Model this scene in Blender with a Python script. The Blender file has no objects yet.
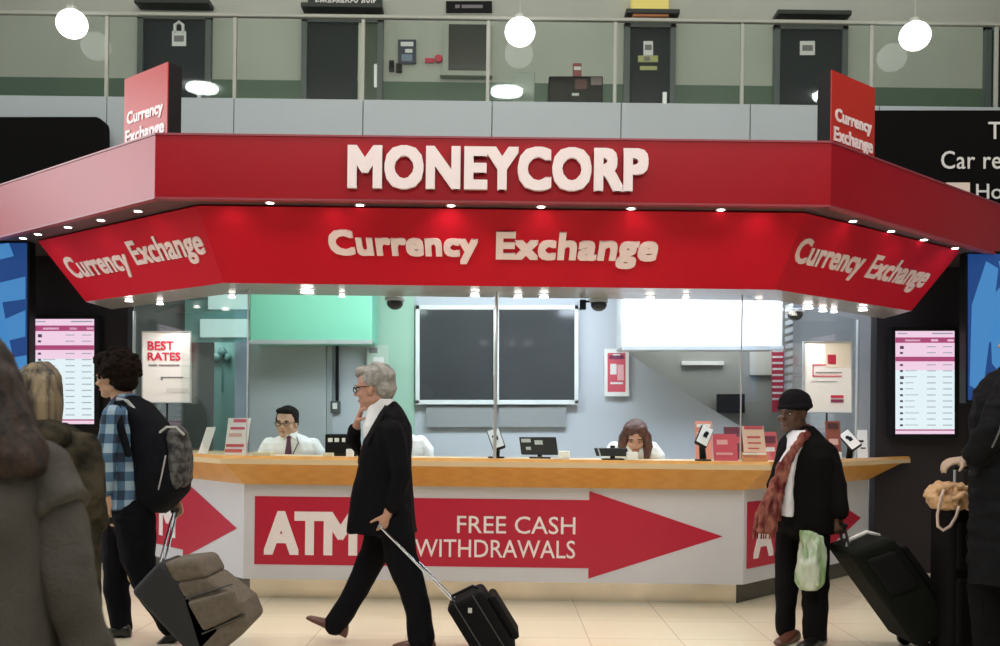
import bpy, bmesh, math, random
import numpy as np
from mathutils import Vector, Matrix, noise
random.seed(7)
V = Vector
C = bpy.context.scene.collection
sc = bpy.context.scene
R = math.radians

# ------------------------------------------------------------------ camera
FOC, ROLL, CX, CY, EYE = 1000.0, 0.012, 500.0, 425.0, 1.4
cd = bpy.data.cameras.new('camera'); cam = bpy.data.objects.new('camera', cd); C.objects.link(cam)
cd.sensor_width = 36; cd.lens = 36 * FOC / 1000; cd.shift_y = (CY - 323) / 1000
cd.clip_start = 0.05; cd.clip_end = 200
cam.matrix_world = Matrix.Translation((0, 0, EYE)) @ Matrix.Rotation(R(90), 4, 'X') @ Matrix.Rotation(ROLL, 4, 'Z')
cd.dof.use_dof = True; cd.dof.focus_distance = 7.5; cd.dof.aperture_fstop = 4.0
sc.camera = cam

def P(px, py, Y):
    u, v = px - CX, CY - py
    c, s = math.cos(ROLL), math.sin(ROLL)
    return V(((u*c - v*s) * Y / FOC, Y, EYE + (u*s + v*c) * Y / FOC))
def PZ(px, py, z):
    q = P(px, py, 1.0); t = (z - EYE) / (q.z - EYE)
    return V((q.x * t, t, z))

# ------------------------------------------------------------------ world, exposure, lights
w = bpy.data.worlds.new('world'); sc.world = w; w.use_nodes = True
w.node_tree.nodes['Background'].inputs[0].default_value = (.80, .88, 1.0, 1)
w.node_tree.nodes['Background'].inputs[1].default_value = 0.13
vs = sc.view_settings
vs.view_transform = 'Standard'; vs.look = 'None'; vs.gamma = 1; vs.use_curve_mapping = False; vs.exposure = 0.0

def area(name, loc, target, sx, sy, power, col=(1, 1, 1), spread=180):
    l = bpy.data.lights.new(name, 'AREA'); l.shape = 'RECTANGLE'; l.size = sx; l.size_y = sy
    l.energy = power; l.color = col; l.spread = R(spread)
    o = bpy.data.objects.new(name, l); C.objects.link(o); o.location = loc
    o.rotation_euler = (V(target) - V(loc)).to_track_quat('-Z', 'Y').to_euler()
    return o
def spot(name, loc, target, power, col=(1, .9, .8), angle=90, blend=.8, rad=.05):
    l = bpy.data.lights.new(name, 'SPOT'); l.energy = power; l.color = col
    l.spot_size = R(angle); l.spot_blend = blend; l.shadow_soft_size = rad
    o = bpy.data.objects.new(name, l); C.objects.link(o); o.location = loc
    o.rotation_euler = (V(target) - V(loc)).to_track_quat('-Z', 'Y').to_euler()
    return o
area('wing_sheen_light', (-15, 8.6, 5.2), (-3, 8.3, 3.2), 6, 5, 155, (.95, .97, 1.0), 70)  # unseen area light added off left for pink sheen on the wing
area('hall_ceiling_light', (0, -.2, 7.6), (0, 6.0, 0), 11, 2.6, 560, (1, .95, .88))
area('hall_floor_fill', (0, 6.2, 7.6), (0, 6.2, 0), 10, .8, 330, (1, .95, .86))  # overhead fill added to make the floor brighter than the facade
area('mezzanine_light', (0, 11.6, 7.8), (0, 12.4, 5.2), 12, .8, 48, (.95, 1, .90))
area('booth_light_right', (1.9, 9.0, 2.93), (1.9, 9.9, 1.6), 2.4, .7, 96, (.76, .84, 1.0))
area('booth_light_middle', (0, 9.1, 2.93), (0, 9.9, 1.2), 2.0, .5, 48, (.9, .97, 1.0))
area('booth_light_left', (-1.7, 8.9, 2.93), (-1.7, 9.9, 2.2), 1.6, .5, 22, (.80, 1.0, .92))
area('deep_wall_fill', (2.4, 10.9, 2.93), (2.6, 11.4, 1.4), 2.0, .4, 26, (1, .98, .94))  # added fill that brightens the deep grey wall
area('locker_fill', (-2.9, 10.5, 2.93), (-2.8, 10.9, 1.6), 1.2, .3, 24, (.80, 1.0, .97))  # added fill behind the board, brightens the mint locker shape

# ------------------------------------------------------------------ materials
MATS = {}
def mat(name, col, rough=.6, metal=0, spec=.5, coat=0, emis=None, estr=0, bump=0, bscale=40, vary=0, vscale=8, trans=0):
    if name in MATS: return MATS[name]
    m = bpy.data.materials.new(name); m.use_nodes = True; MATS[name] = m
    nt = m.node_tree; b = nt.nodes['Principled BSDF']
    b.inputs['Base Color'].default_value = (*col, 1); b.inputs['Roughness'].default_value = rough
    b.inputs['Metallic'].default_value = metal; b.inputs['Specular IOR Level'].default_value = spec
    b.inputs['Coat Weight'].default_value = coat; b.inputs['Coat Roughness'].default_value = .25
    b.inputs['Transmission Weight'].default_value = trans
    if emis: b.inputs['Emission Color'].default_value = (*emis, 1); b.inputs['Emission Strength'].default_value = estr
    if bump or vary:
        tc = nt.nodes.new('ShaderNodeTexCoord'); nz = nt.nodes.new('ShaderNodeTexNoise')
        nt.links.new(tc.outputs['Object'], nz.inputs['Vector'])
        if bump:
            nz.inputs['Scale'].default_value = bscale; nz.inputs['Detail'].default_value = 4
            bp = nt.nodes.new('ShaderNodeBump'); bp.inputs['Strength'].default_value = bump; bp.inputs['Distance'].default_value = .01
            nt.links.new(nz.outputs[0], bp.inputs['Height']); nt.links.new(bp.outputs[0], b.inputs['Normal'])
        if vary:
            n2 = nt.nodes.new('ShaderNodeTexNoise'); n2.inputs['Scale'].default_value = vscale; n2.inputs['Detail'].default_value = 5
            nt.links.new(tc.outputs['Object'], n2.inputs['Vector'])
            mr = nt.nodes.new('ShaderNodeMapRange'); mr.inputs[1].default_value = .3; mr.inputs[2].default_value = .7
            mr.inputs[3].default_value = 1 - vary; mr.inputs[4].default_value = 1 + vary
            nt.links.new(n2.outputs[0], mr.inputs[0])
            mx = nt.nodes.new('ShaderNodeMix'); mx.data_type = 'RGBA'; mx.blend_type = 'MULTIPLY'; mx.inputs[0].default_value = 1
            mx.inputs[6].default_value = (*col, 1); nt.links.new(mr.outputs[0], mx.inputs[7])
            nt.links.new(mx.outputs[2], b.inputs['Base Color'])
    return m
def lerpmat(name, c1, c2, rough, kind, scale, **kw):
    """two colours mixed by a procedural pattern"""
    m = mat(name, c1, rough, **kw); nt = m.node_tree; b = nt.nodes['Principled BSDF']
    tc = nt.nodes.new('ShaderNodeTexCoord'); mp = nt.nodes.new('ShaderNodeMapping'); mp.inputs['Scale'].default_value = scale
    nt.links.new(tc.outputs['Object'], mp.inputs[0])
    if kind == 'wave':
        t = nt.nodes.new('ShaderNodeTexWave'); t.inputs['Scale'].default_value = 1; t.inputs['Distortion'].default_value = 6; t.inputs['Detail'].default_value = 3
        out = t.outputs['Fac']
    else:
        t = nt.nodes.new('ShaderNodeTexNoise'); t.inputs['Scale'].default_value = 1; t.inputs['Detail'].default_value = 5
        out = t.outputs[0]
    nt.links.new(mp.outputs[0], t.inputs['Vector'])
    cr = nt.nodes.new('ShaderNodeValToRGB'); cr.color_ramp.elements[0].position = .38; cr.color_ramp.elements[1].position = .62
    cr.color_ramp.elements[0].color = (*c1, 1); cr.color_ramp.elements[1].color = (*c2, 1)
    nt.links.new(out, cr.inputs[0]); nt.links.new(cr.outputs[0], b.inputs['Base Color'])
    return m
def brickmat(name, c1, c2, mortar, sc_, bw, bh, ms=.01, rough=.5, off=.5, rot=None, coat=0):
    m = mat(name, c1, rough, coat=coat); nt = m.node_tree; b = nt.nodes['Principled BSDF']
    tc = nt.nodes.new('ShaderNodeTexCoord'); mp = nt.nodes.new('ShaderNodeMapping')
    if rot: mp.inputs['Rotation'].default_value = rot
    nt.links.new(tc.outputs['Object'], mp.inputs[0])
    t = nt.nodes.new('ShaderNodeTexBrick'); t.inputs['Color1'].default_value = (*c1, 1); t.inputs['Color2'].default_value = (*c2, 1)
    t.inputs['Mortar'].default_value = (*mortar, 1); t.inputs['Scale'].default_value = sc_; t.inputs['Brick Width'].default_value = bw
    t.inputs['Row Height'].default_value = bh; t.inputs['Mortar Size'].default_value = ms; t.offset = off
    nt.links.new(mp.outputs[0], t.inputs['Vector']); nt.links.new(t.outputs[0], b.inputs['Base Color'])
    return m
def plaidmat(name):
    m = mat(name, (.05, .10, .18), .85); nt = m.node_tree; b = nt.nodes['Principled BSDF']
    tc = nt.nodes.new('ShaderNodeTexCoord'); sp = nt.nodes.new('ShaderNodeSeparateXYZ'); nt.links.new(tc.outputs['Object'], sp.inputs[0])
    def band(sock, freq, ph):
        a = nt.nodes.new('ShaderNodeMath'); a.operation = 'MULTIPLY_ADD'; a.inputs[1].default_value = freq; a.inputs[2].default_value = ph
        nt.links.new(sock, a.inputs[0]); f = nt.nodes.new('ShaderNodeMath'); f.operation = 'FRACT'; nt.links.new(a.outputs[0], f.inputs[0])
        g = nt.nodes.new('ShaderNodeMath'); g.operation = 'GREATER_THAN'; g.inputs[1].default_value = .5; nt.links.new(f.outputs[0], g.inputs[0])
        return g.outputs[0]
    bx = band(sp.outputs[0], 11, .1); bz = band(sp.outputs[2], 8.5, .3)
    ad = nt.nodes.new('ShaderNodeMath'); ad.operation = 'ADD'; nt.links.new(bx, ad.inputs[0]); nt.links.new(bz, ad.inputs[1])
    hf = nt.nodes.new('ShaderNodeMath'); hf.operation = 'MULTIPLY'; hf.inputs[1].default_value = .5; nt.links.new(ad.outputs[0], hf.inputs[0])
    cr = nt.nodes.new('ShaderNodeValToRGB'); cr.color_ramp.interpolation = 'CONSTANT'
    e = cr.color_ramp.elements; e[0].position = 0; e[0].color = (.015, .03, .06, 1); e[1].position = .4; e[1].color = (.06, .13, .22, 1)
    n = e.new(.9); n.color = (.27, .37, .46, 1)
    nt.links.new(hf.outputs[0], cr.inputs[0]); nt.links.new(cr.outputs[0], b.inputs['Base Color'])
    return m

RED = mat('red_gloss_panel', (.34, .002, .010), .34, spec=.28, vary=.03, vscale=3)
RED2 = mat('red_sign_panel', (.60, .004, .020), .5, spec=.2, vary=.03, vscale=3)
REDV = mat('red_vinyl', (.52, .012, .045), .4)
WHT = mat('white_letter', (.92, .80, .82), .4)
WHT2 = mat('white_vinyl', (.92, .85, .86), .5)
WPAN = mat('white_counter_panel', (.66, .67, .72), .45, vary=.03, vscale=2)
WOOD = lerpmat('beech_laminate', (.70, .34, .065), (.74, .375, .08), .35, 'wave', (1.5, 1.5, 26), coat=.2)
WOODT = mat('pale_worktop', (.78, .60, .36), .35, coat=.3)
STEEL = mat('brushed_steel', (.80, .74, .64), .22, metal=1, vary=.15, vscale=2.5)
SOFF = mat('soffit_dark', (.07, .05, .055), .45)
SOFF2 = mat('soffit_grey', (.30, .27, .27), .3)
CHROME = mat('chrome', (.75, .76, .78), .2, metal=1)
ALU = mat('silver_frame', (.62, .64, .66), .35, metal=.6)
BLK = mat('black_plastic', (.008, .008, .009), .4, spec=.15)
BLKG = mat('black_gloss', (.010, .010, .012), .08)
DKWALL = mat('dark_wall_panel', (.026, .021, .023), .4, spec=.25)
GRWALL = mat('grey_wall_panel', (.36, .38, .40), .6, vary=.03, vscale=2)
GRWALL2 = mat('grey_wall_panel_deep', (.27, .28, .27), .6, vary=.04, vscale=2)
BLUW = mat('pale_blue_wall', (.54, .57, .63), .55)
BOX = mat('white_bulkhead', (.80, .86, .86), .5)
PAPER = mat('white_paper', (.85, .84, .84), .6)
PINKP = mat('pink_paper', (.75, .25, .22), .6)
REDP = mat('red_print', (.62, .03, .08), .5)
GREYP = mat('grey_print', (.22, .2, .22), .6)
MEZW = mat('mezzanine_wall', (.49, .505, .45), .7, vary=.04, vscale=1.5)
MEZG = mat('green_dado', (.095, .155, .11), .6, vary=.05, vscale=2)
MEZS = mat('pale_blue_fascia', (.42, .485, .51), .5, vary=.03, vscale=1)
DOORM = mat('dark_grey_door', (.028, .036, .042), .6, spec=.08)
DOORF = mat('grey_door_frame', (.10, .12, .12), .5)
RAIL = mat('painted_rail', (.40, .42, .37), .4)
GLOW = mat('globe_glow', (1, 1, 1), .3, emis=(1, 1, .97), estr=2.2)
DISC = mat('ceiling_disc_glow', (1, 1, 1), .3, emis=(.95, 1, 1), estr=26)
DLG = mat('downlight_glow', (1, 1, 1), .3, emis=(1, .93, .84), estr=9)
def glassmat(name, tint, refl):
    m = bpy.data.materials.new(name); m.use_nodes = True; nt = m.node_tree; nt.nodes.clear()
    o = nt.nodes.new('ShaderNodeOutputMaterial'); t = nt.nodes.new('ShaderNodeBsdfTransparent'); t.inputs[0].default_value = (*tint, 1)
    g = nt.nodes.new('ShaderNodeBsdfGlossy'); g.inputs['Roughness'].default_value = .02
    lw = nt.nodes.new('ShaderNodeLayerWeight'); pw = nt.nodes.new('ShaderNodeMath'); pw.operation = 'POWER'; pw.inputs[1].default_value = 4
    nt.links.new(lw.outputs['Facing'], pw.inputs[0]); lw.inputs[0].default_value = .5
    fr = nt.nodes.new('ShaderNodeMath'); fr.operation = 'MULTIPLY_ADD'; fr.inputs[1].default_value = .5; fr.inputs[2].default_value = refl; nt.links.new(pw.outputs[0], fr.inputs[0])
    mx = nt.nodes.new('ShaderNodeMixShader'); nt.links.new(fr.outputs[0], mx.inputs[0]); nt.links.new(t.outputs[0], mx.inputs[1]); nt.links.new(g.outputs[0], mx.inputs[2])
    nt.links.new(mx.outputs[0], o.inputs[0]); MATS[name] = m; return m
GLASS = glassmat('clear_glass', (.96, .985, .98), .03)
GLASSG = glassmat('balustrade_glass', (.93, .97, .94), .035)
FLOORM = brickmat('cream_floor_tiles', (.88, .80, .60), (.90, .82, .62), (.72, .63, .46), 1, .6, .6, .006, .22, 0, coat=.1)

# ------------------------------------------------------------------ mesh helpers
class MB:
    def __init__(s): s.v = []; s.f = []; s.m = []
    def add(s, vs, fs, m=0):
        n = len(s.v); s.v += [V(a) for a in vs]; s.f += [tuple(n + i for i in f) for f in fs]; s.m += [m] * len(fs); return s
    def box(s, lo, hi, m=0, mtx=None):
        (a, b, c), (d, e, f) = lo, hi
        vs = [V(p) for p in ((a,b,c),(d,b,c),(d,e,c),(a,e,c),(a,b,f),(d,b,f),(d,e,f),(a,e,f))]
        if mtx: vs = [mtx @ p for p in vs]
        return s.add(vs, [(0,3,2,1),(4,5,6,7),(0,1,5,4),(1,2,6,5),(2,3,7,6),(3,0,4,7)], m)
    def prism(s, poly, ext, m=0):
        n = len(poly); poly = [V(p) for p in poly]; ext = V(ext)
        fs = [tuple(range(n))[::-1], tuple(range(n, 2*n))] + [(i, (i+1) % n, n + (i+1) % n, n + i) for i in range(n)]
        return s.add(poly + [p + ext for p in poly], fs, m)
    def loft(s, rings, m=0, cap=True):
        n = len(rings[0]); vs = [p for r in rings for p in r]; fs = []
        for k in range(len(rings) - 1):
            for i in range(n):
                j = (i+1) % n; fs.append((k*n+i, k*n+j, (k+1)*n+j, (k+1)*n+i))
        if cap: fs += [tuple(range(n))[::-1], tuple((len(rings)-1)*n + i for i in range(n))]
        return s.add(vs, fs, m)
    def tube(s, pts, rad, n=12, m=0, flat=1.0, side=None, ball=True):
        """tapered tube; flat scales the radius across `side`"""
        pts = [V(p) for p in pts]
        if not hasattr(rad, '__len__'): rad = [rad] * len(pts)
        rings = []
        for i, p in enumerate(pts):
            d = (pts[min(i+1, len(pts)-1)] - pts[max(i-1, 0)]).normalized()
            a = V(side) if side is not None else (V((0, 1, 0)) if abs(d.y) < .9 else V((1, 0, 0)))
            a = (a - d * a.dot(d)).normalized(); b = d.cross(a)
            rings.append([p + (a * math.cos(t) * flat + b * math.sin(t)) * rad[i] for t in [2*math.pi*k/n for k in range(n)]])
        s.loft(rings, m)
        if ball:
            for i, p in enumerate(pts): s.ell(p, (rad[i]*min(flat, 1),)*3 if flat < 1 else (rad[i],)*3, m=m, n=10)
        return s
    def ell(s, c, r, ax=None, m=0, n=14):
        c = V(c); ax = ax or (V((1,0,0)), V((0,1,0)), V((0,0,1))); k = max(5, n // 2)
        vs = [c + ax[2]*r[2]]
        for i in range(1, k):
            ph = math.pi*i/k
            for j in range(n):
                t = 2*math.pi*j/n
                vs.append(c + ax[0]*r[0]*math.sin(ph)*math.cos(t) + ax[1]*r[1]*math.sin(ph)*math.sin(t) + ax[2]*r[2]*math.cos(ph))
        vs.append(c - ax[2]*r[2]); fs = []
        for j in range(n): fs.append((0, 1+j, 1+(j+1) % n)); fs.append((len(vs)-1, 1+(k-2)*n+(j+1) % n, 1+(k-2)*n+j))
        for i in range(k-2):
            for j in range(n): fs.append((1+i*n+j, 1+(i+1)*n+j, 1+(i+1)*n+(j+1) % n, 1+i*n+(j+1) % n))
        return s.add(vs, fs, m)
    def cyl(s, c, ax, r, h, n=20, m=0, r2=None):
        c = V(c); d = V(ax).normalized(); a = d.orthogonal().normalized(); b = d.cross(a); r2 = r if r2 is None else r2
        return s.loft([[c + (a*math.cos(t)+b*math.sin(t))*rr + d*hh for t in [2*math.pi*k/n for k in range(n)]] for rr, hh in ((r, 0), (r2, h))], m)
    def quad(s, a, b, c, d, m=0): return s.add([a, b, c, d], [(0,1,2,3)], m)
    def mesh(s, name):
        me = bpy.data.meshes.new(name); me.from_pydata([tuple(p) for p in s.v], [], s.f)
        me.polygons.foreach_set('material_index', s.m)
        bm = bmesh.new(); bm.from_mesh(me); bmesh.ops.recalc_face_normals(bm, faces=bm.faces); bm.to_mesh(me); bm.free()
        return me

def attach(o, parent):
    if parent is not None:
        o.parent = parent; o.matrix_parent_inverse = Matrix.Translation(parent['org']).inverted() if 'org' in parent else Matrix.Identity(4)
def build(name, mb, mats, parent=None, bevel=0, smooth=False, kind=None, label=None):
    me = mb.mesh(name)
    for m in (mats if isinstance(mats, (list, tuple)) else [mats]): me.materials.append(m)
    o = bpy.data.objects.new(name, me); C.objects.link(o)
    if bevel:
        b = o.modifiers.new('bevel', 'BEVEL'); b.width = bevel; b.segments = 2; b.limit_method = 'ANGLE'; b.angle_limit = R(40)
    if smooth: me.polygons.foreach_set('use_smooth', [True]*len(me.polygons))
    attach(o, parent)
    if kind: o['kind'] = kind
    if label: o['label'] = label
    return o
TMP = bpy.data.scenes.new('sculpt_room')
def organic(name, mb, m, parent, voxel=.008, smooth=3, amp=0, freq=8, label=None, amp2=0, freq2=30, stretch=(1, 1, 1)):
    """one continuous skin: voxel union of the volumes, relaxed, then creased"""
    me = mb.mesh(name + '_t'); t = bpy.data.objects.new('t', me); TMP.collection.objects.link(t)
    r = t.modifiers.new('r', 'REMESH'); r.mode = 'VOXEL'; r.voxel_size = voxel
    if smooth: q = t.modifiers.new('s', 'SMOOTH'); q.factor = .5; q.iterations = smooth
    
    with bpy.context.temp_override(scene=TMP, view_layer=TMP.view_layers[0]):
        dg = bpy.context.evaluated_depsgraph_get(); me2 = bpy.data.meshes.new_from_object(t.evaluated_get(dg))
    bpy.data.objects.remove(t); bpy.data.meshes.remove(me); me2.name = name
    me2.materials.clear(); me2.materials.append(m)
    if amp or amp2:
        st = np.array(stretch); n = len(me2.vertices); cs = np.empty(n*3); ns = np.empty(n*3)
        me2.vertices.foreach_get('co', cs); me2.vertices.foreach_get('normal', ns); cs = cs.reshape(-1, 3); ns = ns.reshape(-1, 3); d = np.zeros(n)
        for i, cc in enumerate(cs*st):
            co = V(cc)
            if amp: d[i] += amp * (noise.noise(co*freq) + .5*noise.noise(co*freq*2.1))
            if amp2: d[i] += amp2 * noise.noise(co*freq2)
        me2.vertices.foreach_set('co', (cs + ns*d[:, None]).ravel()); me2.update()
    me2.polygons.foreach_set('use_smooth', [True]*len(me2.polygons))
    o = bpy.data.objects.new(name, me2); C.objects.link(o); attach(o, parent)
    if label: o['label'] = label
    return o
def thing(name, label, cat, loc=(0, 0, 0), group=None):
    o = bpy.data.objects.new(name, None); C.objects.link(o); o.location = loc; o['org'] = tuple(loc)
    o.empty_display_size = .1; o['label'] = label; o['category'] = cat
    if group: o['group'] = group
    return o
def tag(o, label, cat, group=None):
    o['label'] = label; o['category'] = cat
    if group: o['group'] = group
    return o

def textmb(txt, fat=0, shear=0, spacing=1.0):
    c = bpy.data.curves.new('t', 'FONT'); c.body = txt; c.size = 1; c.offset = fat; c.extrude = .5; c.resolution_u = 3
    c.shear = shear; c.space_character = spacing; c.space_line = .85
    o = bpy.data.objects.new('t', c); C.objects.link(o)
    me = bpy.data.meshes.new_from_object(o.evaluated_get(bpy.context.evaluated_depsgraph_get()))
    vs = [v.co.copy() for v in me.vertices]; fs = [tuple(p.vertices) for p in me.polygons]
    bpy.data.objects.remove(o); bpy.data.meshes.remove(me)
    xs = [v.x for v in vs]; ys = [v.y for v in vs]; x0, x1, y0, y1 = min(xs), max(xs), min(ys), max(ys)
    return [(V(((v.x-x0)/(x1-x0), (v.y-y0)/(y1-y0), v.z+.5))) for v in vs], fs
def text_on(mb, quad, txt, depth=.01, fat=0, m=0, shear=0, spacing=1.0, gap=0.0):
    """quad TL,TR,BR,BL in 3D: letters fill it, standing proud of it towards the viewer"""
    TL, TR, BR, BL = [V(q) for q in quad]
    n = (TR - TL).cross(BL - TL).normalized() * -1
    if n.dot(V((0, 0, EYE)) - TL) < 0: n = -n
    vs, fs = textmb(txt, 0, shear, spacing)
    W, H = ((TR-TL).length, (TL-BL).length)
    if fat:
        fr = fat * 1.25 * H; TLo = V(vs[0]); vs2 = []; fs2 = []
        for k in range(9):
            dx, dy = (k % 3 - 1)*fr*.85/W, (k//3 - 1)*fr*.85/H
            kx, ky = 1-2*fr/W, 1-2*fr/H; n0 = len(vs2)
            vs2 += [V((p.x*kx + fr/W + dx, p.y*ky + fr/H + dy, p.z*(1+.002*k))) for p in vs]; fs2 += [tuple(i+n0 for i in f) for f in fs]
        vs, fs = vs2, fs2
    out = [(BL*(1-p.x) + BR*p.x)*(1-p.y) + (TL*(1-p.x) + TR*p.x)*p.y + n*(p.z*depth + gap) for p in vs]
    return mb.add(out, fs, m)
def subquad(q, s0, s1, t0, t1, lift=0.0):
    """part of quad TL,TR,BR,BL, s across, t down"""
    TL, TR, BR, BL = [V(a) for a in q]
    f = lambda s, t: (TL*(1-s)+TR*s)*(1-t) + (BL*(1-s)+BR*s)*t
    n = (TR - TL).cross(BL - TL).normalized()
    if n.dot(V((0, 0, EYE)) - TL) < 0: n = -n
    return [f(s0, t0)+n*lift, f(s1, t0)+n*lift, f(s1, t1)+n*lift, f(s0, t1)+n*lift]
def slab(mb, q, th, m=0):
    """quad thickened away from the viewer"""
    n = (V(q[1])-V(q[0])).cross(V(q[3])-V(q[0])).normalized()
    if n.dot(V((0, 0, EYE)) - V(q[0])) > 0: n = -n
    return mb.prism(q, n*th, m)
def pq(x0, y0, x1, y1, Y): return [P(x0, y0, Y), P(x1, y0, Y), P(x1, y1, Y), P(x0, y1, Y)]
def wq(xa, xb, z0, z1, Y): return [V((xa, Y, z1)), V((xb, Y, z1)), V((xb, Y, z0)), V((xa, Y, z0))]

# ------------------------------------------------------------------ the hall
build('floor', MB().box((-14, -6, -.1), (14, 13.2, 0)), FLOORM, kind='structure')
build('ceiling', MB().box((-14, -6, 8.0), (14, 13.2, 8.2)), mat('hall_ceiling', (.5, .5, .5), .8), kind='structure')
for k, (x, y, lb) in enumerate([(-5.95, 1.2, 'mirrored as a white oval beside the pink flag sign'), (.05, 1.2, 'mirrored as a white oval beside the frosted balcony panel'), (6.4, 1.2, 'on the car rental side')]):
    mb = MB().cyl((x, y, 7.93), (0, 0, 1), .31, .068, 40)
    o = thing('ceiling_light', 'flat round hall ceiling light ' + lb, 'ceiling light', (x, y, 7.93), 'round hall ceiling lights')
    build('diffuser', mb, DISC, o)

# mezzanine storey behind the kiosk
MY = 12.7
build('wall_back', MB().box((-14, MY, 4.0), (14, MY+.2, 8.0)), MEZW, kind='structure')
build('trim_1', MB().box((-14, MY-.02, 4.3), (14, MY, 5.74)), MEZG, kind='structure')
build('trim_2', MB().box((-14, 10.5, 4.3), (14, MY, 4.5)), mat('mezzanine_floor', (.3, .3, .28), .5), kind='structure')
mb = MB()
xs = [-14, -8.4, -7.07, -5.74, -4.09, -2.78, -1.45, -.12, 1.21, 2.54, 3.87, 5.2, 14]
for a, b in zip(xs, xs[1:]): mb.box((a+.004, 10.3, 2.9), (b-.004, 10.5, 4.735))
build('trim_3', mb, MEZS, bevel=.004, kind='structure')
bal = thing('balustrade', 'glass balustrade with pale painted posts and handrail along the upper balcony', 'balustrade', (0, 10.45, 4.77))
build('handrail', MB().box((-8.2, 10.42, 5.625), (8.2, 10.48, 5.665)), RAIL, bal, bevel=.01)
px_posts = [-3, 107, 235, 363, 488, 615, 742, 871, 996]
pxw = [P(x, 60, 10.45).x for x in px_posts]
for x in pxw: build('post', MB().box((x-.018, 10.43, 4.735), (x+.018, 10.47, 5.62)), RAIL, bal, bevel=.004)
for a, b in zip(pxw, pxw[1:]): build('glass_panel', MB().box((a+.024, 10.446, 4.74), (b-.024, 10.454, 5.61)), GLASSG, bal)

def mez_door(n, x0, x1, ytop, double=None, detail=None):
    a, b = P(x0, ytop, MY).x, P(x1, ytop, MY).x; z1 = P((x0+x1)/2, ytop, MY).z; z0 = 4.5
    d = build('door_%d' % n, MB().box((a+.06, MY-.05, z0), (b-.06 if not double else P(double, ytop, MY).x, MY-.005, z1-.05)), DOORM, kind='structure', bevel=.004)
    mb = MB().box((a, MY-.09, z0), (a+.07, MY+.0, z1)).box((b-.07, MY-.09, z0), (b, MY, z1)).box((a, MY-.09, z1-.06), (b, MY, z1))
    build('door_frame', mb, DOORF, d)
    if double:
        c = P(double, ytop, MY).x
        build('side_leaf', MB().box((c+.09, MY-.05, z0), (b-.07, MY-.005, z1-.05)), mat('dark_green_leaf', (.05, .08, .05), .5), d)
        build('edge_strip', MB().box((c+.02, MY-.07, z0), (c+.08, MY-.005, z1-.05)), mat('pale_edge', (.6, .62, .52), .5), d)
        q = pq(374, 64, 379.5, 87, MY-.06); build('handle', slab(MB(), q, .02), ALU, d)
    else:
        build('handle', MB().box((b-.16, MY-.1, 5.44), (b-.11, MY-.05, 5.62)), ALU, d)
    return d
d1 = mez_door(1, 140, 213, 17); d2 = mez_door(2, 303, 384, 20, double=358); d3 = mez_door(3, 624, 675, 25); d4 = mez_door(4, 773, 846, 27)
d5 = mez_door(5, 983, 1050, 28)
def poster_thing(name, label, cat, q, th, base, prints, frame=None, group=None):
    """flat printed thing: prints = [(s0,s1,t0,t1,material)] or text tuples"""
    org = tuple((V(q[2])+V(q[3]))/2); o = thing(name, label, cat, org, group)
    mats = [base]; mb = slab(MB(), q, th)
    bd = build('board', mb, base, o)
    pm = MB(); pmats = []
    for pr in prints:
        mm = pr[-1]
        if mm not in pmats: pmats.append(mm)
        i = pmats.index(mm)
        if isinstance(pr[0], str): text_on(pm, subquad(q, *pr[1:5], lift=.002), pr[0], .003, pr[5], i)
        else: slab(pm, subquad(q, *pr[:4], lift=.004), .003, i)
    if pmats: build('print', pm, pmats, bd)
    if frame:
        fw, fm = frame; L = subquad(q, -fw, 1+fw, -fw*.6, 1+fw*.6, .01); fb = MB()
        I = subquad(q, 0, 1, 0, 1, .01)
        n = (V(q[1])-V(q[0])).cross(V(q[3])-V(q[0])).normalized()
        if n.dot(V((0, 0, EYE)) - V(q[0])) > 0: n = -n
        for k in range(4): fb.prism([L[k], L[(k+1) % 4], I[(k+1) % 4], I[k]], n*.03)
        build('frame', fb, fm, o)
    return o
poster_thing('door_notice', 'white padlock-shaped notice stuck on the dark door above the pink flag sign', 'notice', pq(172, 31, 186, 46, MY-.06), .006, PAPER, [(.15, .85, .3, .7, GREYP)])
lk = MB().tube([P(175, 31, MY-.07), P(175, 25, MY-.07), P(179, 22, MY-.07), P(183, 25, MY-.07), P(183, 31, MY-.07)], .02, 8)
o = build('notice_hook', lk, PAPER); tag(o, 'white looped hook above the padlock-shaped door notice', 'hook')
poster_thing('door_notice', 'small white notice on the dark door beside the orange-red flag sign', 'notice', pq(800, 41, 815, 55, MY-.06), .006, PAPER, [(.15, .85, .3, .7, GREYP)])
YEL = mat('yellow_paper', (.50, .50, .20), .6)
poster_thing('door_notice', 'tall pale notice topmost on the narrow door under the yellow box', 'notice', pq(643.5, 41, 653, 56, MY-.06), .004, PAPER, [(.15, .85, .25, .6, GREYP)])
poster_thing('door_notice', 'wide yellow-green notice in the middle of the notices on the narrow door', 'notice', pq(638, 55.5, 658, 62, MY-.06), .004, YEL, [(.3, .6, .2, .8, GREYP)])
poster_thing('door_notice', 'narrow pale strip notice lowest on the narrow door under the yellow box', 'notice', pq(640, 66, 657, 70, MY-.06), .004, YEL, [])
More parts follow.
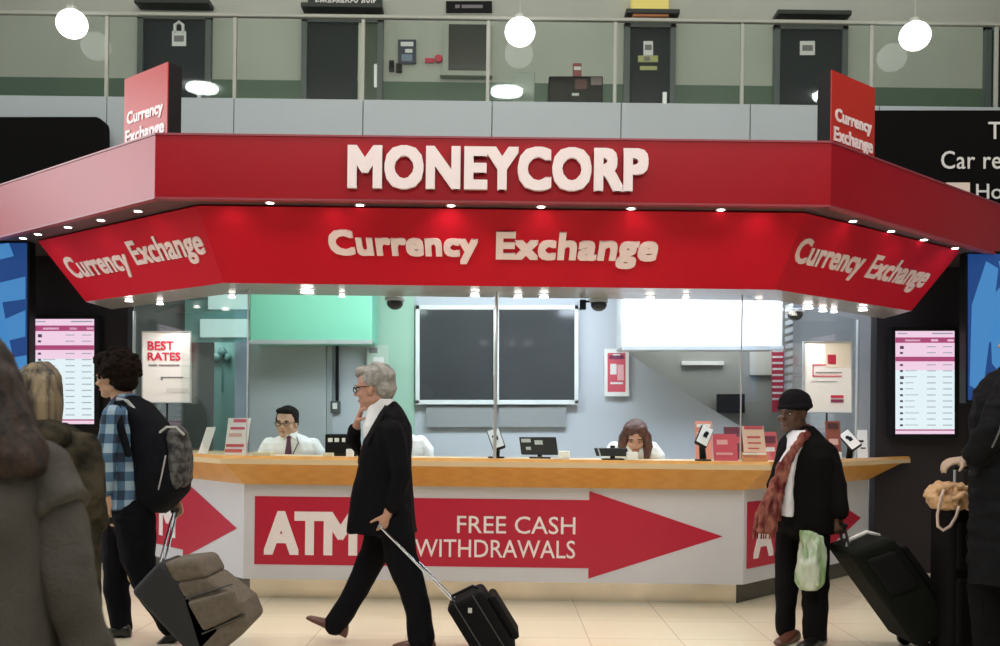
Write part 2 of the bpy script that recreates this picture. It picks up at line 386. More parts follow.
# ledges over doors
def ledge(x0, x1, y, label):
    a, b = P(x0, y, MY), P(x1, y, MY); z = P((x0+x1)/2, y, MY).z
    return tag(build('door_ledge', MB().box((a.x, MY-.22, z-.03), (b.x, MY, z+.03)), mat('dark_ledge', (.03, .035, .03), .5), bevel=.01), label, 'ledge')
ledge(140, 214, 8, 'thin dark ledge above the dark door behind the pink flag sign')
l2 = ledge(304, 384, 12, 'dark ledge under the emergency exit sign')
l3 = ledge(624, 677, 18, 'dark ledge under the yellow and orange light box')
ledge(773, 846, 19, 'thin dark ledge above the dark door behind the orange-red flag sign')
poster_thing('exit_sign', 'dark green emergency exit sign over the double door on the balcony', 'sign', pq(308, -4, 382, 9, MY-.10), .06, mat('dark_green_sign', (.01, .03, .02), .4),
             [('Emergency exit', .10, .92, .15, .85, .01, WHT2)])
poster_thing('door_sign', 'small black sign above the dark window on the balcony', 'sign', pq(446, 1, 492, 12, MY-.03), .03, BLK, [(.2, .3, .35, .65, GREYP), (.34, .8, .35, .65, GREYP)])
o = thing('light_box', 'yellow and orange light box standing on the ledge over the narrow door', 'sign', tuple(P(651, 16, MY-.12)))
q = pq(632, -6, 669, 10, MY-.2); build('upper_panel', slab(MB(), q, .18), mat('yellow_box', (.72, .60, .16), .4, emis=(.9, .7, .2), estr=.2), o, bevel=.01)
q = pq(633, 9, 669, 16.5, MY-.2); build('lower_panel', slab(MB(), q, .18), mat('orange_box', (.55, .20, .08), .4), o, bevel=.01)
# dark window with sill on the balcony
a = P(449, 25, MY); b = P(486, 71, MY)
wn = build('window_1', MB().box((a.x, MY-.03, b.z), (b.x, MY+.0, a.z)), mat('dark_window', (.05, .055, .05), .2), kind='structure')
build('window_frame', MB().box((a.x-.07, MY-.06, b.z-.06), (a.x, MY, a.z)).box((b.x, MY-.06, b.z-.06), (b.x+.06, MY, a.z)).box((a.x-.1, MY-.12, b.z-.1), (b.x+.08, MY, b.z-.04)), RAIL, wn)
poster_thing('wall_notice', 'blue framed notice on the pale balcony wall right of the double door', 'notice', pq(398, 39.5, 416, 63.5, MY-.03), .02, mat('navy', (.02, .03, .07), .4), [(.15, .85, .1, .28, PAPER), (.4, .8, .4, .55, PAPER), (.2, .8, .62, .9, mat('bluegrey', (.2, .26, .36), .5))])
o = thing('door_intercom', 'pair of small black key switches below the blue notice', 'switch', tuple(P(395, 70, MY-.03)))
build('switch', slab(MB(), pq(389, 60, 394, 71, MY-.04), .03), BLK, o, bevel=.005); build('switch', slab(MB(), pq(396, 63, 402, 72, MY-.04), .03), BLK, o, bevel=.005)
o = thing('fire_alarm_point', 'small red fire alarm fittings on the balcony wall', 'fire alarm', tuple(P(434, 62, MY-.03)))
build('label_plate', slab(MB(), pq(425, 58, 434, 62.5, MY-.03), .02), REDP, o)
build('bell', MB().cyl(P(438.5, 58, MY-.05), (0, 1, 0), .05, .045), REDP, o, bevel=.01)
# cabinet and board behind the glass
o = thing('dark_cabinet', 'black low cabinet with stickers standing behind the balcony glass', 'cabinet', (P(576, 105, 11.3).x, 11.3, 4.5))
q = pq(549, 76, 603, 107, 11.2); q[2].z = q[3].z = 4.5; build('body', slab(MB(), q, .4), BLK, o, bevel=.01)
build('sticker', slab(MB(), pq(575, 79, 587, 89, 11.19), .008), mat('dull_red', (.12, .03, .035), .5), o); build('sticker', slab(MB(), pq(591, 77, 602, 85, 11.19), .008), mat('dull_pink', (.25, .18, .2), .5), o)
build('handle', slab(MB(), pq(572, 93, 579, 95.5, 11.18), .02), PAPER, o)
o = thing('leaflet_stand', 'little red and white leaflet stand on the black cabinet upstairs', 'leaflet stand', tuple(P(577, 76, 11.3)))
build('holder', slab(MB(), pq(573, 63, 581.5, 76.3, 11.3), .05), mat('dull_red2', (.3, .05, .06), .5), o, bevel=.005); build('leaflet', slab(MB(), pq(574, 66.5, 581, 70, 11.29), .006), PAPER, o)
q = pq(512.5, 72, 535, 107, 11.5); q[2].z = q[3].z = 4.5
tag(build('notice_board', slab(MB(), q, .03), mat('frosted', (.34, .40, .36), .3), bevel=.01), 'frosted grey-green panel standing behind the balcony glass', 'board')
# globe lamps
for i, (x, y, lb) in enumerate([(72, 24, 'glowing white globe lamp hanging by the balcony nearest the plain black sign'), (520, 32, 'glowing white globe lamp hanging by the balcony next to the dark window'), (915, 36, 'glowing white globe lamp hanging above the car rental direction sign')]):
    c = P(x, y, 10.15); o = thing('globe_lamp', lb, 'lamp', tuple(c), 'globe lamps along the balcony')
    build('globe', MB().ell(c, (.155, .155, .145), n=28), GLOW, o, smooth=True)
    build('fitting', MB().cyl(c+V((0, 0, .14)), (0, 0, 1), .055, .035, 16), RAIL, o)
    build('cord', MB().cyl(c+V((0, 0, .17)), (0, 0, 1), .004, 8.0-c.z-.17, 8), mat('pale_cord', (.5, .52, .46), .6), o)
# direction signs
q = pq(-60, 117, 104, 195, 10.0)
mb = MB(); qs = q; r = .09
pts = []
for (cx, cz, a0) in ((q[1].x-r, q[1].z-r, 90), (q[2].x-r, q[2].z+r, 0)):
    for k in range(6): t = R(a0-k*18); pts.append(V((cx+r*math.cos(t), 10.0, cz+r*math.sin(t))))
mb.prism([q[0]] + pts + [q[3]], (0, .15, 0))
SGB = mat('sign_black', (.006, .006, .006), .7, spec=.04)
ds = tag(build('direction_sign', mb, SGB), 'plain black rounded direction sign beside the pink end of the canopy', 'sign')
q = pq(873.5, 110, 1090, 215, 9.7)
ds = thing('direction_sign', 'black direction sign with white car rental lettering beside the orange-red flag sign', 'sign', tuple((q[2]+q[3])/2))
build('panel', slab(MB(), q, .15), SGB, ds, bevel=.01)
for q4, tx, sp_ in ((pq(988, 122, 1001.5, 139, 9.69), 'T', 1), (pq(941, 151, 1001, 169, 9.69), 'Car re', 1.05), (pq(976, 184, 1002, 199, 9.69), 'Ho', 1)):
    build('lettering', text_on(MB(), q4, tx, .006, .005, spacing=sp_), mat('sign_letter', (.75, .75, .73), .5), ds)
build('pictogram', slab(MB(), pq(946, 182.5, 970, 197, 9.69), .006), mat('sign_pictogram', (.8, .68, .6), .5), ds)

# ------------------------------------------------------------------ canopy
XC = -.05
def wing(hx, y, t, ang=40, sgn=1): return V((XC + sgn*(hx + t*math.cos(R(ang))), y + t*math.sin(R(ang)), 0))
can = thing('shop_canopy', 'big angular red kiosk canopy with white shop name and pink glossy wing', 'canopy', (XC, 7.15, 3.0))
FH, FY, Z0, Z1, LW = 2.415, 7.15, 3.0, 3.445, 4.6
def z(v, zz): return V((v.x, v.y, zz))
cL, cR = V((XC-FH-.024, FY, 0)), V((XC+FH-.02, FY, 0)); eL, eR = wing(FH, FY, LW, sgn=-1), wing(FH, FY, LW, 41.7)
def band(a, b, z0, z1, th=.06): return slab(MB(), [z(a, z1), z(b, z1), z(b, z0), z(a, z0)], th)
ff = build('front_fascia', band(cL, cR, Z0, Z1), RED, can)
build('side_fascia', band(eL, cL, Z0, Z1), RED, can); build('side_fascia', band(cR, eR, Z0, Z1), RED, can)
tr = MB()
for a, b in ((eL, cL), (cL, cR), (cR, eR)):
    for zz, h in ((Z1, .014), (Z0-.012, .012)):
        slab(tr, [z(a, zz+h)+V((0, -.008, 0)), z(b, zz+h)+V((0, -.008, 0)), z(b, zz)+V((0, -.008, 0)), z(a, zz)+V((0, -.008, 0))], .06)
build('edge_trim', tr, mat('dark_red_trim', (.30, .05, .07), .4), can)
build('soffit', MB().prism([z(cL, 3.004)+V((.03, .06, 0)), z(cR, 3.004)+V((-.03, .06, 0)), z(eR, 3.004)+V((0, .1, 0)), V((eR.x, 11.6, 3.004)), V((eL.x, 11.6, 3.004)), z(eL, 3.004)+V((0, .1, 0))], (0, 0, .05)), SOFF, can)
build('roof', MB().prism([z(cL, 3.36)+V((.05,.1,0)), z(cR, 3.36)+V((-.05,.1,0)), z(eR, 3.36), V((eR.x, 10.28, 3.36)), V((eL.x, 10.28, 3.36)), z(eL, 3.36)], (0, 0, .03)), SOFF, can)
lt = MB(); Yf = FY-.002
a, b = P(348, 147, Yf), P(648, 192, Yf)
zt, zb = P(498, 147, Yf).z, P(498, 191.5, Yf).z
text_on(lt, [V((a.x, Yf, zt)), V((b.x, Yf, zt)), V((b.x, Yf, zb)), V((a.x, Yf, zb))], 'MONEYCORP', .035, .05, spacing=1.06)
build('lettering', lt, WHT, ff, label='raised white shop name in capitals')
DL = [(23, 238), (38, 234), (68, 227), (101, 220), (138, 211), (270, 202.5), (360, 204.8), (451, 205.3), (541, 206.5), (631, 208.3), (721, 209.5), (853, 221), (891, 231), (924, 239.5), (955, 248)]
for x, y in DL:
    c = PZ(x, y, 3.0); mb = MB().cyl(c-V((0, 0, .006)), (0, 0, 1), .028, .01, 16, 0).cyl(c-V((0, 0, .004)), (0, 0, 1), .04, .008, 16, 1)
    build('downlight', mb, [DLG, ALU], can)
for x, pw in ((-2.0, 8), (-1.25, 8), (-.4, 14), (.3, 8), (1.0, 8), (1.9, 9)):
    spot('canopy_lamp', (x, 7.22, 2.97), (x, 7.5, 2.6), pw*.22, (1, .9, .85), 130, 1, .03)
for t in (.5, 1.3, 2.1):
    for s in (-1, 1):
        p = wing(FH-.0, FY+.05, t, sgn=s); spot('canopy_lamp', (p.x, p.y+.03, 2.97), (p.x-.18*s, p.y+.25, 2.55), 1.6, (1, .9, .85), 130, 1, .03)

# flag signs on the canopy
def flag(s, label, sx):
    base = wing(FH, FY+.06, .0, sgn=s) if False else None
    c = V((XC + s*2.40 + (.035 if s > 0 else 0), 7.3, 0)); d = V((s*math.cos(R(40)), math.sin(R(40)), 0)); n = V((-s*-math.sin(R(40)), -math.cos(R(40)), 0))
    n = V((s*math.sin(R(40)), -math.cos(R(40)), 0))
    o = thing('flag_sign', label, 'sign', (c.x, c.y, 3.39))
    L = .60; z0_, z1_ = 3.39, 4.02
    near, far = c, c + d*L
    body = MB().prism([z(near, z0_), z(far, z0_), z(far, z0_)-n*.11, z(near, z0_)-n*.11], (0, 0, z1_-z0_))
    build('housing', body, mat('charcoal_housing', (.014, .012, .014), .6, spec=.15), o, bevel=.004)
    nl, fl = near+n*.008, far+n*.008
    q = [z(fl, z1_), z(nl, z1_), z(nl, z0_), z(fl, z0_)] if s < 0 else [z(nl, z1_), z(fl, z1_), z(fl, z0_), z(nl, z0_)]
    fp_ = build('face_panel', slab(MB(), q, .008), mat('flag_red', (.50, .03, .02), .34, spec=.3), o)
    build('lettering', text_on(MB(), subquad(q, .08, .92, .42, .62), 'Currency', .006, .03), WHT, fp_)
    build('lettering', text_on(MB(), subquad(q, .05, .95, .64, .86), 'Exchange', .006, .03), WHT, fp_)
flag(-1, 'pink flag sign with charcoal edge on the canopy beside the plain black sign', 0)
flag(1, 'orange-red flag sign standing on the canopy next to the car rental sign', 0)

# ------------------------------------------------------------------ lower sign, leaning in at its foot
low = thing('currency_sign', 'long red three-sided sign reading currency exchange under the canopy', 'sign', (XC, 7.5, 2.46))
tY, bY, tz, bz = 7.38, 7.68, 2.99, 2.465
tL, tR = V((-2.255, tY, tz)), V((2.255-.02, tY, tz)); bL, bR = V((-2.135, bY, bz)), V((2.10, bY, bz))
xL, xR = V((-4.14, 8.92, tz)), V((4.06, 8.86, tz)); yL, yR = V((-3.74, 8.78, bz)), V((3.67, 8.78, bz))
def onplane(p, a, b, c):
    n = (b-a).cross(c-a); return V((p.x, a.y - (n.x*(p.x-a.x) + n.z*(p.z-a.z))/n.y, p.z))
yL = onplane(yL, xL, tL, bL); yR = onplane(yR, xR, tR, bR); print('YL', yL, yR)
sp_f = build('front_panel', slab(MB(), [tL, tR, bR, bL], .03), RED2, low)
wl = [xL, tL, bL, yL]; wr = [tR, xR, yR, bR]
sp_l = build('side_panel', slab(MB(), wl, .03), RED2, low); sp_r = build('side_panel', slab(MB(), wr, .03), RED2, low)
back = 8.35
build('underside', MB().prism([bL, bR, yR, V((yR.x, 9.6, bz)), V((2.3, back, bz)), V((-2.3, back, bz)), V((yL.x, 9.6, bz)), yL], (0, 0, .03)), SOFF2, low)
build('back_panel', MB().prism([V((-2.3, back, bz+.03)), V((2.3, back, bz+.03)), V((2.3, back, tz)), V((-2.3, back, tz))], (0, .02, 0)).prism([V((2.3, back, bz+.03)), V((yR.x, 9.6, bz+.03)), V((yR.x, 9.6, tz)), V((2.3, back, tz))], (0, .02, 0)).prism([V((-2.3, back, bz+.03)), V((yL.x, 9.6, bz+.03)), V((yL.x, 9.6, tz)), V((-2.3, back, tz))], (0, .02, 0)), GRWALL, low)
lt = MB()
fq = [tL, tR, bR, bL]
text_on(lt, subquad(fq, .205, .462, .27, .70), 'Currency', .02, .04, spacing=1.05)
text_on(lt, subquad(fq, .492, .772, .27, .74), 'Exchange', .02, .04, spacing=1.05)
CRL = mat('cream_letter', (.90, .72, .70), .4)
build('lettering', lt, CRL, sp_f)
for wq_, pn, (a0, a1, a2, a3), (b0, b1, b2, b3) in ((wl, sp_l, (.06, .49, .30, .74), (.53, .965, .25, .70)), (wr, sp_r, (.03, .45, .28, .72), (.50, .93, .30, .74))):
    build('lettering', text_on(MB(), subquad(wq_, a0, a1, a2, a3), 'Currency', .008, .024), CRL, pn); build('lettering', text_on(MB(), subquad(wq_, b0, b1, b2, b3), 'Exchange', .008, .024), CRL, pn)
for i, (x, y, r_) in enumerate([(129, 298, .035), (160, 301, .03), (232, 294, .03), (307, 289, .055), (342, 293, .025), (475, 292.5, .04), (518, 294, .035), (544, 294, .04), (650, 296, .04), (686, 294, .025), (759, 300, .035), (808, 305, .045), (823, 308, .035), (834, 309, .03), (863, 307, .04)]):
    c = PZ(x, y, 2.465)
    mb = MB().cyl(c-V((0, 0, .03)), (0, 0, 1), r_, .03, 18, 0, r2=r_*.45).cyl(c-V((0, 0, .006)), (0, 0, 1), r_*1.2, .006, 18, 1)
    build('downlight', mb, [mat('spot_glow', (1, 1, 1), .3, emis=(1, .92, .85), estr=7), ALU], low, smooth=False)
for x, y in ((-1.5, 7.95), (-.2, 7.95), (1.2, 7.95), (2.6, 8.7), (-2.8, 8.7)):
    spot('underside_lamp', (x, y, 2.42), (x, y-.05, 0), 22, (1, .93, .85), 140, .8, .05)

# ------------------------------------------------------------------ kiosk walls
build('wall_back', MB().prism([P(235, 250, 10.5), P(628, 250, 10.5), P(628, 353, 10.5), P(700, 402, 10.5), P(800, 462, 10.5), P(800, 560, 10.5), P(235, 560, 10.5)], (0, .12, 0)), BLUW, kind='structure')
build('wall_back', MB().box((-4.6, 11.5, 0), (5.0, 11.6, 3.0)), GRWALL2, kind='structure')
pt = P(120, 300, 9.62); pr = P(873, 300, 9.62)
build('wall_left', MB().box((-4.60, 9.8, 0), (-3.66, 9.95, 3.0)), DKWALL, kind='structure')
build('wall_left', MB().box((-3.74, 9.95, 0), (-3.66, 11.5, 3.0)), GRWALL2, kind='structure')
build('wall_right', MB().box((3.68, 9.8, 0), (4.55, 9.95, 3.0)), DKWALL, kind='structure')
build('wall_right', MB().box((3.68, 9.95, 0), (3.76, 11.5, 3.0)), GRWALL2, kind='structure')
build('wall_left', MB().box((-14, 10.6, 0), (-4.95, 10.7, 4.0)), DKWALL, kind='structure')
build('wall_right', MB().box((4.6, 10.6, 0), (14, 10.7, 4.0)), DKWALL, kind='structure')
# grey booth panels behind the posters
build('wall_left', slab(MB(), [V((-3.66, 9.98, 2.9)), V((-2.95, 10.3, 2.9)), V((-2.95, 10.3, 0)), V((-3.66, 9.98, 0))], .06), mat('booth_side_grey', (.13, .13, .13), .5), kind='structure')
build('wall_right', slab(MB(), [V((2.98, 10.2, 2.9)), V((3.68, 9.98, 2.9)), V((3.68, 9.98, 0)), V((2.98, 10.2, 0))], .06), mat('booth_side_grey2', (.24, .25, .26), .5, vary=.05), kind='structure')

def bulk(name, label, x0, y0, x1, y1, Y, depth, m):
    q = pq(x0, y0, x1, y1, Y); q[0].z = q[1].z = 2.99; o = thing(name, label, 'bulkhead', tuple((q[2]+q[3])/2))
    build('casing', slab(MB(), q, depth), m, o, bevel=.02)
    lip = [q[3]+V((0, -.02, .02)), q[2]+V((0, -.02, .02)), q[2]+V((0, -.02, -.02)), q[3]+V((0, -.02, -.02))]
    build('bottom_rail', slab(MB(), lip, .06), ALU, o)
bulk('shutter_box', 'pale green-lit shutter box above the clerk in the tie', 249, 290, 372, 342, 9.9, .5, mat('green_light_casing', (.22, .60, .45), .5))  # green light is put into the casing colour
bulk('shutter_box', 'bright white shutter box over the kiosk interior beside the dark monitor stand', 622, 290, 783, 348, 9.6, .5, mat('white_casing', (.68, .70, .73), .5))
q = pq(372, 300, 414, 500, 10.45); q[0].z = q[1].z = 2.98; tag(build('green_light_panel', slab(MB(), q, .04), mat('soft_green_light', (.36, .56, .46), .5)), 'added panel with soft green light in its colour, between the green-lit shutter box and the dark screens', 'panel')  # added panel: green light on the back wall painted as its colour
# grey leaf below the green box, trunking, switch
q = pq(249, 330, 326, 500, 10.44); tag(build('sliding_panel', slab(MB(), q, .04), mat('silver_grey_panel', (.50, .52, .55), .4, vary=.02), bevel=.004), 'tall silver-grey sliding panel behind the clerk in the tie', 'panel')
o = thing('cable_trunking', 'vertical dark and white cable trunking on the wall beside the sliding panel', 'trunking', tuple(P(336, 405, 10.45)))
build('dark_channel', slab(MB(), pq(335.5, 342, 338.5, 402, 10.46), .03), BLK, o); build('white_channel', slab(MB(), pq(327, 342, 332, 434, 10.46), .03), mat('grey_trunk', (.42, .44, .47), .5), o)
build('socket_box', slab(MB(), pq(330.5, 401, 340, 413, 10.45), .05), mat('dark_socket', (.08, .1, .1), .4), o, bevel=.005); build('socket_face', slab(MB(), pq(332.5, 403, 337, 409, 10.44), .01), PAPER, o)
# the double dark window / display
o = thing('wall_display', 'pair of large dark glossy screens in one silver frame on the kiosk back wall', 'screen', tuple(P(497, 405, 10.4)))
for a, b in ((419, 494), (499, 575)): build('screen', slab(MB(), pq(a, 309.5, b, 400, 10.42), .04), mat('dark_screen', (.055, .057, .06), .10, vary=.15, vscale=1.2), o)
fr = MB()
for qq in (pq(415.5, 305, 578.5, 309.5, 10.4), pq(415.5, 400, 578.5, 404.5, 10.4), pq(415.5, 305, 419.5, 404, 10.4), pq(574.5, 305, 578.5, 404, 10.4), pq(493.5, 307, 499, 402, 10.4)): slab(fr, qq, .06)
build('frame', fr, mat('white_silver', (.72, .75, .76), .4), o, bevel=.004)
tag(build('wall_panel', slab(MB(), pq(426, 406, 493, 427, 10.44), .04), mat('mid_grey', (.30, .31, .32), .5)), 'low grey panel under the dark screens, on the side of the walking man', 'panel')
tag(build('wall_panel', slab(MB(), pq(499, 406, 566, 427, 10.44), .04), mat('mid_grey', (.30, .31, .32), .5)), 'low grey panel under the dark screens, on the side of the red poster', 'panel')
poster_thing('wall_poster', 'small red poster in a white frame on the blue-lit back wall', 'poster', pq(607.5, 353, 625.5, 392, 10.44), .02, mat('red_poster', (.68, .10, .14), .5),
   [(.1, .9, .06, .16, mat('plum', (.2, .03, .1), .5)), (.3, .7, .03, .12, PAPER), (.15, .5, .28, .55, PAPER), (.55, .9, .3, .7, mat('pinkish', (.85, .45, .5), .5)), (.15, .85, .75, .8, PAPER)], frame=(.18, PAPER))
poster_thing('wall_notice', 'small pale notice on the green-lit wall above the grey-haired man', 'notice', pq(367, 345, 388, 372, 10.44), .01, mat('pale_green_paper', (.5, .62, .55), .6), [(.1, .5, .1, .3, GREYP), (.3, .8, .45, .7, PAPER)])
# deep right part of the booth
tag(build('wall_monitor', slab(MB(), pq(717, 394, 745, 413, 11.4), .05), BLKG, bevel=.005), 'small black monitor on the deep grey wall beyond the slanting blue panel', 'screen')
tag(build('pale_board', slab(MB(), pq(750, 346, 773, 375, 11.45), .03), mat('pale_board', (.55, .55, .52), .5)), 'pale blank board on the deep grey wall under the white shutter box', 'board')
o = thing('banner_strip', 'narrow red and white striped banner hanging behind the kiosk glass', 'banner', tuple(P(777, 412, 10.9)))
mb = MB(); slab(mb, pq(772, 346, 784, 412, 10.9), .01, 0)
for k in range(9): slab(mb, pq(772.5, 350+k*6, 783, 352+k*6, 10.895), .006, 1)
build('banner', mb, [REDP, PAPER], o)
mb = MB()
for k in range(12): mb.box((P(785, 330, 10.9).x, 10.6, 1.75+k*.085), (P(804, 330, 10.9).x, 10.9, 1.80+k*.085))
tag(build('louvre_unit', mb, mat('blue_grey_louvre', (.34, .38, .46), .5)), 'blue-grey louvred unit next to the striped banner', 'louvre')
tag(build('strip_light', slab(MB(), pq(682, 361, 724, 365, 11.45), .06), mat('dim_tube', (.7, .72, .72), .4)), 'slim pale strip light on the deep grey wall', 'strip light')
# left deep part : glass reflections built as mint cabinet and glowing panels
def rounded(x0, y0, x1, y1, Y, r, depth, m, name, parent=None, label=None):
    a, b = P(x0, y0, Y), P(x1, y1, Y); pts = [V((a.x, Y, b.z)), V((b.x, Y, b.z))]
    for k in range(7): t = R(k*15); pts.append(V((b.x-r+r*math.cos(t), Y, a.z-r+r*math.sin(t))))
    for k in range(7): t = R(90+k*15); pts.append(V((a.x+r+r*math.cos(t), Y, a.z-r+r*math.sin(t))))
    return build(name, MB().prism(pts, (0, depth, 0)), m, parent)
o = thing('locker_reflection', 'tall mint-green locker shape with a rounded top, made for a glass reflection', 'locker', (P(222, 450, 10.9).x, 10.9, 0))  # pale green reflection in the glass built as a locker
rounded(209, 340, 236, 556.5, 10.9, .11, .3, mat('mint_reflection', (.38, .60, .56), .5), 'body', o)
build('fitting', MB().ell(P(222, 352, 10.88), (.05, .03, .06)).ell(P(217, 358, 10.88), (.05, .03, .05)).ell(P(228, 358, 10.88), (.04, .03, .05)).box(tuple(P(221, 392, 10.88)), tuple(P(223.5, 366, 10.9))), mat('teal_fitting', (.20, .36, .34), .5), o)
o = thing('reflection_board', 'made-up teal board with two glowing panels for reflections in the kiosk corner glass', 'reflection board', tuple(P(216, 342, 10.0)))
build('board', slab(MB(), pq(185, 300, 249, 342, 10.02), .05), mat('teal_board', (.18, .36, .36), .5), o)
for (x0, y0, x1, y1) in ((208, 294, 249, 309), (200, 319, 248, 337)):
    build('reflection_panel', slab(MB(), pq(x0, y0, x1, y1, 9.97), .05), mat('reflection_glow', (.7, .9, .9), .4, emis=(.62, .9, .9), estr=.22), o)  # glowing panels added for the white reflections in the corner glass
tag(build('column_panel', slab(MB(), pq(237, 342, 246, 500, 10.6), .05), mat('teal_column', (.34, .40, .40), .5)), 'slim grey column between the mint locker shape and the silver panel', 'column')
# dark office chair back
o = thing('office_chair', 'dark grey high-backed chair behind the kiosk glass below the best rates poster', 'chair', (P(185, 460, 9.9).x, 9.9, 0))
rounded(158, 393, 207, 470, 9.8, .26, .08, mat('dark_grey_fabric', (.06, .075, .07), .8), 'backrest', o).modifiers.new('b', 'BEVEL').width = .03
cx = P(183, 460, 9.9).x
build('seat', MB().box((cx-.25, 9.35, .48), (cx+.25, 9.85, .56)), mat('dark_grey_fabric', (.06, .075, .07), .8), o, bevel=.03)
build('back_support', MB().box((cx-.04, 9.80, .5), (cx+.04, 9.86, 1.15)), BLK, o)
mb = MB().cyl((cx, 9.6, .06), (0, 0, 1), .03, .43)
for k in range(5): mb.tube([(cx, 9.6, .1), (cx+.2*math.cos(k*1.257), 9.6+.2*math.sin(k*1.257), .04)], [.025, .04], 8)
build('base', mb, BLK, o)

# ------------------------------------------------------------------ counter
co = thing('service_counter', 'white kiosk counter with thick beech edge and red arrow signs', 'counter', (XC, 8.2, 0))
CTZ, CBZ = 1.12, .91
A48 = 48
fL, fR = V((-2.12, 7.6, CTZ)), V((2.06, 7.6, CTZ)); gL, gR = V((-2.01, 7.88, CBZ)), V((1.93, 7.88, CBZ))
def along(p, t, s, ang=A48): return V((p.x + s*t*math.cos(R(ang)), p.y + t*math.sin(R(ang)), p.z))
hL, hR = along(fL, 2.92, -1), along(fR, 2.92, 1); iL, iR = along(gL, 2.47, -1), along(gR, 2.47, 1)
ed = MB(); slab(ed, [fL, fR, gR, gL], .03); build('edge_fascia', ed, WOOD, co)
ed = MB(); slab(ed, [hL, fL, gL, iL], .03); build('edge_fascia', ed, WOOD, co)
ed = MB(); slab(ed, [fR, hR, iR, gR], .03); build('edge_fascia', ed, WOOD, co)
top = MB().prism([fL+V((0,0,-.04)), fR+V((0,0,-.04)), hR+V((0,0,-.04)), V((3.0, 9.75, CTZ-.04)), V((1.62, 8.75, CTZ-.04)), V((-1.68, 8.75, CTZ-.04)), V((-3.06, 9.75, CTZ-.04)), hL+V((0,0,-.04))], (0, 0, .04))
build('worktop', top, WOODT, co)
def pz(p, zz): return V((p.x, p.y, zz))
fpq = [pz(gL, CBZ), pz(gR, CBZ), pz(gR, .165), pz(gL, .165)]
lpq = [pz(iL, CBZ), pz(gL, CBZ), pz(gL, .165), pz(iL, .165)]; rpq = [pz(gR, CBZ), pz(iR, CBZ), pz(iR, .165), pz(gR, .165)]
build('front_panel', slab(MB(), fpq, .05), WPAN, co); build('side_panel', slab(MB(), lpq, .05), WPAN, co); build('side_panel', slab(MB(), rpq, .05), WPAN, co)
def inset(p, q, d): return p + (q-p)*d
kb = MB(); slab(kb, [pz(gL, .165)+V((.03, .10, 0)), pz(gR, .165)+V((-.03, .10, 0)), pz(gR, 0)+V((-.03, .10, 0)), pz(gL, 0)+V((.03, .10, 0))], .03); build('kick_plate', kb, STEEL, co)
KD = mat('dark_kick', (.10, .095, .08), .3, metal=.4)
kb = MB(); slab(kb, [pz(iL, .165)+V((.06, .06, 0)), pz(gL, .165)+V((.03, .10, 0)), pz(gL, 0)+V((.03, .10, 0)), pz(iL, 0)+V((.06, .06, 0))], .03); build('kick_plate', kb, KD, co)
kb = MB(); slab(kb, [pz(gR, .165)+V((-.03, .10, 0)), pz(iR, .165)+V((-.06, .06, 0)), pz(iR, 0)+V((-.06, .06, 0)), pz(gR, 0)+V((-.03, .10, 0))], .03); build('kick_plate', kb, KD, co)
# arrows : polygon in quad coordinates (s across, t down)
def arrow(q, tail, hs, tip, t0, t1, h0, h1, name='arrow'):
    TL, TR, BR, BL = q; f = lambda s, t: (TL*(1-s)+TR*s)*(1-t) + (BL*(1-s)+BR*s)*t
    n = (TR-TL).cross(BL-TL).normalized(); n = n if n.dot(V((0,0,EYE))-TL) > 0 else -n
    pts = [f(tail, t0), f(hs, t0), f(hs, h0), f(tip, .5*(h0+h1)), f(hs, h1), f(hs, t1), f(tail, t1)]
    return build(name, MB().prism([p+n*.001 for p in pts], n*.004), REDV, co)
S = lambda x: (x-246)/(745-246)
arF = arrow(fpq, S(257), S(590.5), S(724), .125, .845, .03, .955)
lt = MB()
text_on(lt, subquad(fpq, S(266), S(360), .275, .745, .006), 'ATM', .003, .045, spacing=.95)
build('lettering', lt, WHT2, arF)
lt = MB()
text_on(lt, subquad(fpq, S(459), S(577), .305, .49, .006), 'FREE CASH', .003, .004)
text_on(lt, subquad(fpq, S(417), S(577), .555, .745, .006), 'WITHDRAWALS', .003, .004)
build('lettering', lt, WHT2, arF)
arL = arrow(lpq, .03, .56, .955, .13, .84, .03, .93)
arR = arrow(rpq, .02, .50, .93, .13, .84, .03, .93)
build('lettering', text_on(MB(), subquad(lpq, .10, .50, .28, .73, .006), 'ATM', .003, .045, spacing=.95), WHT2, arL)
build('lettering', text_on(MB(), subquad(rpq, .06, .44, .30, .75, .006), 'ATM', .003, .045, spacing=.95), WHT2, arR)

# glass screen
gs = thing('glass_screen', 'frameless kiosk glass screen with slim steel posts above the counter', 'glass screen', (XC, 8.0, CTZ))
gy = 8.02; cgl, cgr = V((-2.03, gy, 0)), V((1.93, gy, 0)); mid = V((-.04, gy, 0))
egl, egr = along(cgl, 2.3, -1), along(cgr, 2.3, 1)
for a, b in ((egl, cgl), (cgl, mid), (mid, cgr), (cgr, egr)):
    d = (b-a).normalized()*.012
    build('pane', slab(MB(), [z(a+d, bz), z(b-d, bz), z(b-d, CTZ+.02), z(a+d, CTZ+.02)], .01), GLASS, gs)
for p, r_ in ((egl, .014), (cgl, .006), (mid, .014), (cgr, .006), (egr, .016)):
    build('post', MB().cyl(z(p, CTZ), (0, 0, 1), r_, bz-CTZ, 12), mat('post_steel', (.55, .56, .57), .35, metal=.5), gs)

